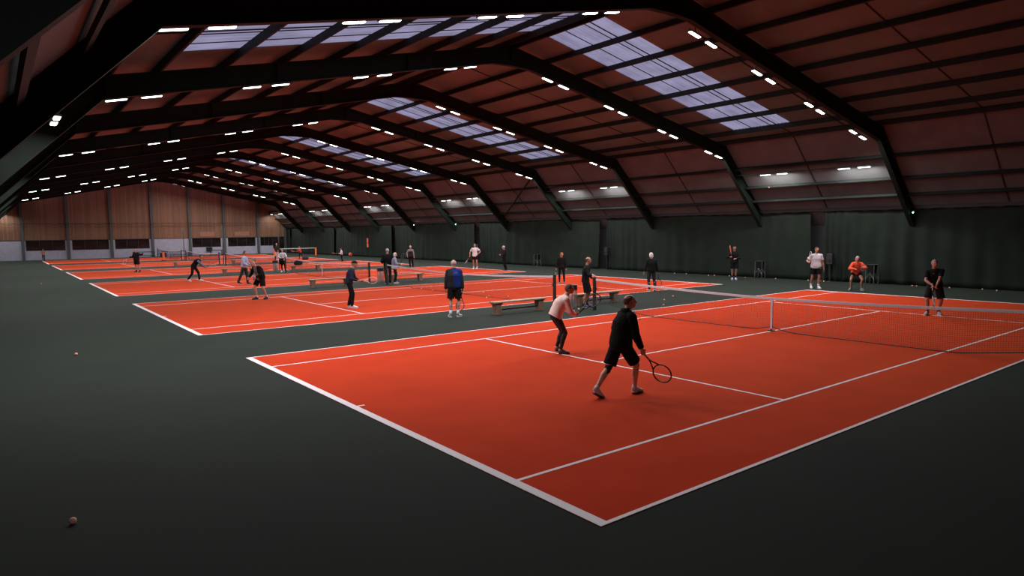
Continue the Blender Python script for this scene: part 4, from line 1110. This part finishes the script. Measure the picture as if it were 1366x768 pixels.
# 9 man in black polo
p, J, s = person('person', 'man in black polo shirt and shorts waiting behind the nearest net, hands low', (18.26, 3.98, .007), 207,
    dict(hip=(-.06, .03, .89), neck=(.06, -.01, 1.40), fl=(-.02, .20, 0), fyl=18, fr=(.06, -.18, 0), fyr=-22, hr=(.33, -.08, .93), er=(-.4, -.9, -.1), hl=(.34, .02, .91), el=(-.4, .9, -.1), gr=(.1, .05, -.95), gl=(.1, .05, -.95), dr=(.7, .3, -.55), dl=(.7, -.3, -.55), head=(.13, -.02, 1.555), head_yaw=12, sh=.185),
    dict(top=M['black_cloth'], topname='polo_shirt', sleeve='short', loose=.030, hem=-.08, bottom=BK, btype='shorts', slen=.9, shoe=cloth((.30, .28, .28), .6), sock=BK, sockh=.07, hair='short', haircol=HC['grey'], skin=(.36, .17, .12), fat=1.08), 1.78, .0095, seed=9)
MB().ell(J['neck'] + (J['hf'] * .13 - UP * .13 + J['slat'] * -.06) * s, Matrix.Identity(3), .008, .012, .014, 8, 6).obj('chest_badge', M['redball'], p)
hold(p, J, s, 'r', (.10, .08, -.95), 'black and white racket pointing down from hands of man in black polo', (.03, .03, .03), (.55, .5, .52), gripcol=(.5, .46, .45), face=(.3, 1, 0), back=-.03)
# 10 man with blue and black jacket, back view
BL = cloth((.006, .022, .16), .85)
def bluefn(c, J, s):
    d_ = c - J['hip'] / s
    return 1 if (-.24 + .1 * (1.4 - c.z) < d_.y < .03 + .12 * (c.z - 1.35) and c.x < .10 and .93 < c.z < 1.48) else 0
p, J, s = person('person', 'man in black and blue jacket and black shorts seen from behind, second court', (7.35, 13.85), 55,
    dict(fl=(-.02, .15, 0), fyl=15, fr=(.02, -.16, 0), fyr=-30, hl=(.03, .27, .80), hr=(-.02, -.27, .78), gr=(.05, .12, -.95), dr=(.0, .05, -1), head_yaw=12),
    dict(top=CH, topname='jacket', loose=.045, hem=-.12, collar=.04, topmats=dict(mats=[BL], fn=bluefn), bottom=BK, btype='shorts', slen=.85, shoe=WS, sock=WH, sockh=.13, hair='fringe', haircol=HC['silver'], skin=(.42, .22, .17), fat=1.08), 1.84, .010, seed=10)
hold(p, J, s, 'r', (-.02, .16, -.95), 'thin-framed racket hanging behind the legs of man in blue and black jacket', (.10, .04, .03), face=(1, 0, 0))
m = MB(); bw = .011
for i in range(5):
    for j in range(3):
        if (i + j) % 2 == 0: m.box((-.01, -.10 + i * .022, 1.385 - j * .022), (.0, -.10 + i * .022 + bw, 1.385 - j * .022 + bw))
lg = m.obj('logo_pattern', cloth((.40, .55, .75)), p); lg.location = (-.165, -.02, .06)
# 11 man in cap
p, J, s = person('person', 'person all in black with a black cap and white shoes waiting on third court', (5.93, 18.48, OV), -30,
    dict(hip=(-.09, 0, .92), neck=(.04, 0, 1.42), fr=(.12, -.06, 0), fyr=-5, fl=(-.02, .20, 0), hr=(.22, -.14, .98), er=(-.6, -.6, -.3), hl=(.24, .06, .98), el=(-.4, .8, -.3), gr=(.85, 0, .25), gl=(.85, 0, .25), head=(.12, 0, 1.575)),
    dict(top=NV, loose=.028, hem=-.06, bottom=BK, btype='pants', leg=.07, shoe=WS, sole=WS, hair='cap', cap=BK, haircol=HC['grey'], skin=(.36, .16, .11)), 1.78, .011, seed=11)
hold(p, J, s, 'm', (.8, -.05, .05), 'white racket held out in front by the person in the black cap', (.55, .52, .52), face=(0, 1, .3), back=.02)
# 12 woman by bin
p, J, s = person('person', 'white-haired woman in blue-grey top and black trousers beside the litter bin', (12.55, 27.75), -25,
    dict(fr=(.10, -.08, 0), fl=(.16, .12, 0), hr=(.28, -.13, 1.12), er=(-.3, -.8, -.6), gr=(.12, -.1, .9), hl=(.30, .06, 1.08), el=(-.3, .8, -.5)),
    dict(top=cloth((.26, .26, .36)), topname='sweater', loose=.034, hem=-.04, bottom=BK, btype='pants', leg=.072, shoe=WS, sole=WS, hair='bob', haircol=HC['white']), 1.66, .013, True, seed=12)
MB().loft([(J['hip'] + UP * .04, V((.15, 0, 0)), V((0, .20, 0))), (J['hip'] - UP * .10, V((.16, 0, 0)), V((0, .21, 0)))], 20).obj('shirt_tail', WH, p, smooth=True)
hold(p, J, s, 'r', (.35, -.2, .85), 'dark racket held up by the white-haired woman in blue-grey', face=(0, 1, 0))
# 13 man beside her
p, J, s = person('person', 'tall man in black seen from behind beside the white-haired woman and bin', (12.36, 28.15), 70,
    dict(fr=(.04, -.12, 0), fl=(.0, .12, 0), hr=(.22, -.20, 1.05), hl=(.20, .22, 1.02), head_yaw=-20),
    dict(top=BK, loose=.045, hem=-.10, bottom=CH, btype='pants', shoe=BS, hair='short', haircol=HC['silver']), 1.88, .013, seed=13)
# 14
def greyfn(c, J, s): return 1 if c.z > 1.30 * 1. else 0
p, J, s = person('person', 'white-haired man in grey and black sweater standing behind third court', (21.0, 41.1), 222,
    dict(fr=(.0, -.13, 0), fl=(.02, .14, 0), hl=(.10, .30, .86), hr=(.20, -.22, .92), er=(-.5, -.8, 0)),
    dict(top=CH, topname='sweater', armcol=GY, loose=.03, topmats=dict(mats=[GY], fn=greyfn), bottom=BK, btype='pants', leg=.068, shoe=BS, hair='short', haircol=HC['silver'], skin=(.44, .22, .16)), 1.70, .015, seed=14)
# 15
p, J, s = person('person', 'man in white T-shirt and black shorts with racket down on third court', (23.16, 35.6, 0), 222,
    dict(fr=(.0, -.14, 0), fl=(.05, .13, 0), hr=(.06, -.34, .92), er=(-.5, -.7, 0), gr=(.25, -.45, -.8), dr=(.1, -.2, -1), hl=(.10, .22, 1.02), el=(-.2, 1, 0), head_yaw=15),
    dict(top=WH, topname='t_shirt', sleeve='short', loose=.032, hem=-.06, bottom=BK, btype='shorts', slen=.62, shoe=WS, sock=WH, sockh=.12, hair='short', haircol=HC['brown'], skin=(.42, .19, .13)), 1.86, .015, seed=15)
hold(p, J, s, 'r', (.2, -.55, -.75), 'reddish racket angled down beside the far man in white T-shirt', (.35, .10, .06), (.5, .45, .45))
# 16
p, J, s = person('person', 'white-haired person dressed all in black standing at the third court corner', (23.47, 32.51, 0), 160,
    dict(fr=(.04, -.08, 0), fl=(.0, .10, 0), hr=(.26, -.08, 1.10), hl=(.27, .05, 1.12), er=(-.3, -.8, -.5), el=(-.3, .8, -.5)),
    dict(top=BK, loose=.028, bottom=BK, btype='pants', leg=.066, shoe=BS, hair='short', haircol=HC['silver'], skin=(.42, .2, .14)), 1.72, .015, seed=16)
# 17
p, J, s = person('person', 'person in black vest with grey sleeves stooping forward on fourth court', (5.15, 38.2, OV), -38,
    dict(hip=(-.20, 0, .88), neck=(.18, 0, 1.30), fr=(-.38, -.14, 0), fpr=15, fl=(.22, .10, 0), hr=(.50, -.10, .86), er=(-.3, -.7, -.5), hl=(.34, .14, .84), gr=(.9, 0, .2), dr=(.8, 0, -.4), head=(.27, 0, 1.44), head_pitch=-10, bow=.04),
    dict(top=BK, armcol=cloth((.10, .14, .20)), loose=.03, hem=-.04, bottom=BK, btype='pants', leg=.07, shoe=WS, sole=WS, hair='short', haircol=HC['brown'], skin=(.33, .15, .1)), 1.74, .014, seed=17)
hold(p, J, s, 'r', (.95, 0, .18), 'pale orange racket held forward by the stooping person in black vest', (.55, .30, .22), face=(0, .5, 1))
# 18
p, J, s = person('person', 'young man in light blue sweater and dark trousers on third court left half', (6.37, 33.0, OV), -36,
    dict(hip=(-.02, 0, .95), neck=(.02, 0, 1.46), fr=(-.24, -.08, 0), fpr=10, fl=(.22, .10, 0), hl=(.30, .10, 1.02), hr=(.26, -.14, .98), er=(-.7, -.5, -.3), head_pitch=0),
    dict(top=cloth((.30, .33, .46)), topname='sweater', loose=.034, hem=-.07, bottom=cloth((.03, .035, .03)), btype='pants', leg=.07, shoe=BS, hair='short', haircol=HC['brown'], skin=(.42, .19, .13)), 1.84, .013, seed=18)
# 19
def vfn(c, J, s): return 1 if (abs(c.y) < .10 and c.x > J['hip'].x / s) else 0
p, J, s = person('person', 'bald man in black jacket over grey shirt and shorts stooping on third court', (4.42, 24.3, OV), 200,
    dict(hip=(-.10, 0, .88), neck=(.10, 0, 1.36), fl=(-.12, .20, 0), fyl=20, fr=(.14, -.14, 0), hr=(.26, -.28, .90), er=(-.6, -.5, 0), hl=(.24, .14, .90), el=(-.5, .8, 0), cl=True, head=(.22, -.03, 1.47), head_pitch=-28, bow=.04),
    dict(top=BK, topname='jacket', loose=.038, hem=-.06, topmats=dict(mats=[GY], fn=vfn), bottom=BK, btype='shorts', slen=.8, shoe=BS, sole=BS, sock=WH, sockh=.07, hair='none', haircol=HC['grey'], skin=(.46, .22, .15), fat=1.1), 1.80, .012, seed=19)
r = MB().tube([(0, 0, -.10), (0, 0, .04), (0, 0, .07), (0, 0, .10)], [.035, .035, .018, .018], 12).obj('water_bottle', cloth((.10, .18, .60), .4), smooth=True)
r.location = Matrix.Rotation(math.radians(200), 3, 'Z') @ (J['lwr'] + J['lhd'] * .07 * s + J['ln'] * .035 * s) + V((4.42, 24.3, OV)); tag(r, 'blue water bottle held by the stooping bald man in black jacket', 'bottle')
# 20
p, J, s = person('person', 'woman in white long-sleeved top holding a black jacket near the tall pole', (11.95, 43.28, 0), 232,
    dict(fl=(.0, .13, 0), fr=(.0, -.15, 0), hl=(.22, .08, 1.08), hr=(.22, -.06, 1.06), el=(0, 1, -.2), er=(0, -1, -.2)),
    dict(top=WH, loose=.034, bottom=BK, btype='leggings', shoe=WS, hair='short', haircol=HC['brown'], skin=(.46, .22, .15)), 1.66, .014, True, seed=20)
MB().loft([(V((.25, -.02, 1.00)), V((.04, 0, 0)), V((0, .14, 0))), (V((.24, -.03, .82)), V((.07, 0, 0)), V((0, .19, 0))), (V((.22, -.02, .62)), V((.05, 0, 0)), V((0, .15, 0))), (V((.21, 0, .50)), V((.02, 0, 0)), V((0, .06, 0)))], 18).obj('folded_jacket', BK, p, smooth=True)
# 21
p, J, s = person('person', 'man in black top and shorts on fifth court with both arms outstretched', (4.14, 52.27, OV), 222,
    dict(fl=(.0, .17, 0), fr=(.0, -.17, 0), hr=(.08, -.55, 1.12), er=(-.3, -.3, -.8), hl=(.08, .66, 1.42), el=(-.3, .1, -.8), gr=(0, -.6, -.7), dr=(0, -.8, -.6), tl=(1, 0, 0)),
    dict(top=BK, loose=.045, hem=-.08, bottom=BK, btype='shorts', slen=.8, shoe=BS, sole=BS, sock=BK, hair='fringe', haircol=HC['brown'], skin=(.42, .19, .13), fat=1.1), 1.74, .015, seed=21)
hold(p, J, s, 'r', (0, -.75, -.65), 'white racket angled down from the man with outstretched arms', (.55, .52, .52), face=(1, 0, 0))
# children and people at the far end
p, J, s = person('person', 'small child in brown top by the far left court corner', (.2, 87.3), 250,
    dict(hl=(.22, .10, 1.05), hr=(.22, -.10, 1.05)), dict(top=cloth((.36, .16, .09)), bottom=cloth((.04, .05, .05)), shoe=BS, hair='short', haircol=HC['brown']), 1.34, .016, seed=22)
p, J, s = person('person', 'child in white top and black trousers holding a racket, by far curtain', (21.87, 55.98, OV), 150,
    dict(fl=(.05, .10, 0), hr=(.35, -.05, 1.05), gr=(.8, .3, .3), hl=(.2, .15, 1.0), el=(-.3, .8, -.3)), dict(top=WH, bottom=BK, leg=.065, shoe=BS, hair='short', haircol=HC['brown']), 1.30, .015, seed=23)
hold(p, J, s, 'r', (.9, .3, .1), 'pink racket held out by the child in white', (.45, .18, .18))
p, J, s = person('person', 'child in red shirt stretching to hit in front of the portable net', (21.22, 64.98, OV), 142,
    dict(fl=(.22, .12, 0), fr=(-.25, -.10, 0), hr=(.45, -.05, 1.02), gr=(.8, 0, .2), hl=(.2, .3, 1.25), neck=(.06, 0, 1.42)), dict(top=cloth((.45, .05, .025)), bottom=BK, leg=.065, shoe=BS, hair='short', haircol=HC['brown']), 1.42, .015, seed=24)
hold(p, J, s, 'r', (.9, 0, .15), 'orange racket held out by the child in the red shirt', (.6, .12, .06))
p, J, s = person('person', 'person in dark top and white trousers standing far off near the doorway', (18.88, 65.24, OV), 225,
    dict(hl=(.15, .2, 1.0), hr=(.15, -.2, 1.0)), dict(top=CH, loose=.03, bottom=cloth((.42, .38, .38)), leg=.078, shoe=WS, hair='short', haircol=HC['silver']), 1.74, .016, seed=25)

finish_meshes()

# ------------------------------------------------------------------ sky outside and camera
w = bpy.data.worlds.new('dusk_sky'); sc.world = w; w.use_nodes = True
bg = w.node_tree.nodes['Background']; bg.inputs['Color'].default_value = (.66, .63, .88, 1); bg.inputs['Strength'].default_value = .80
cam = bpy.data.cameras.new('camera'); co = bpy.data.objects.new('camera', cam); COL.objects.link(co); sc.camera = co
cam.sensor_width = 36; cam.lens = 895.14 / 1366 * 36; cam.clip_start = .05; cam.clip_end = 400
yaw, pitch, roll = .9132, -.0852, -.0124
d = V((math.cos(pitch) * math.cos(yaw), math.cos(pitch) * math.sin(yaw), math.sin(pitch)))
r_ = V((math.sin(yaw), -math.cos(yaw), 0)); u_ = r_.cross(d)
r2 = r_ * math.cos(roll) + u_ * math.sin(roll); u2 = -r_ * math.sin(roll) + u_ * math.cos(roll)
mt = Matrix((r2, u2, -d)).transposed().to_4x4(); mt.translation = V((-4.289, -4.254, 2.738)); co.matrix_world = mt
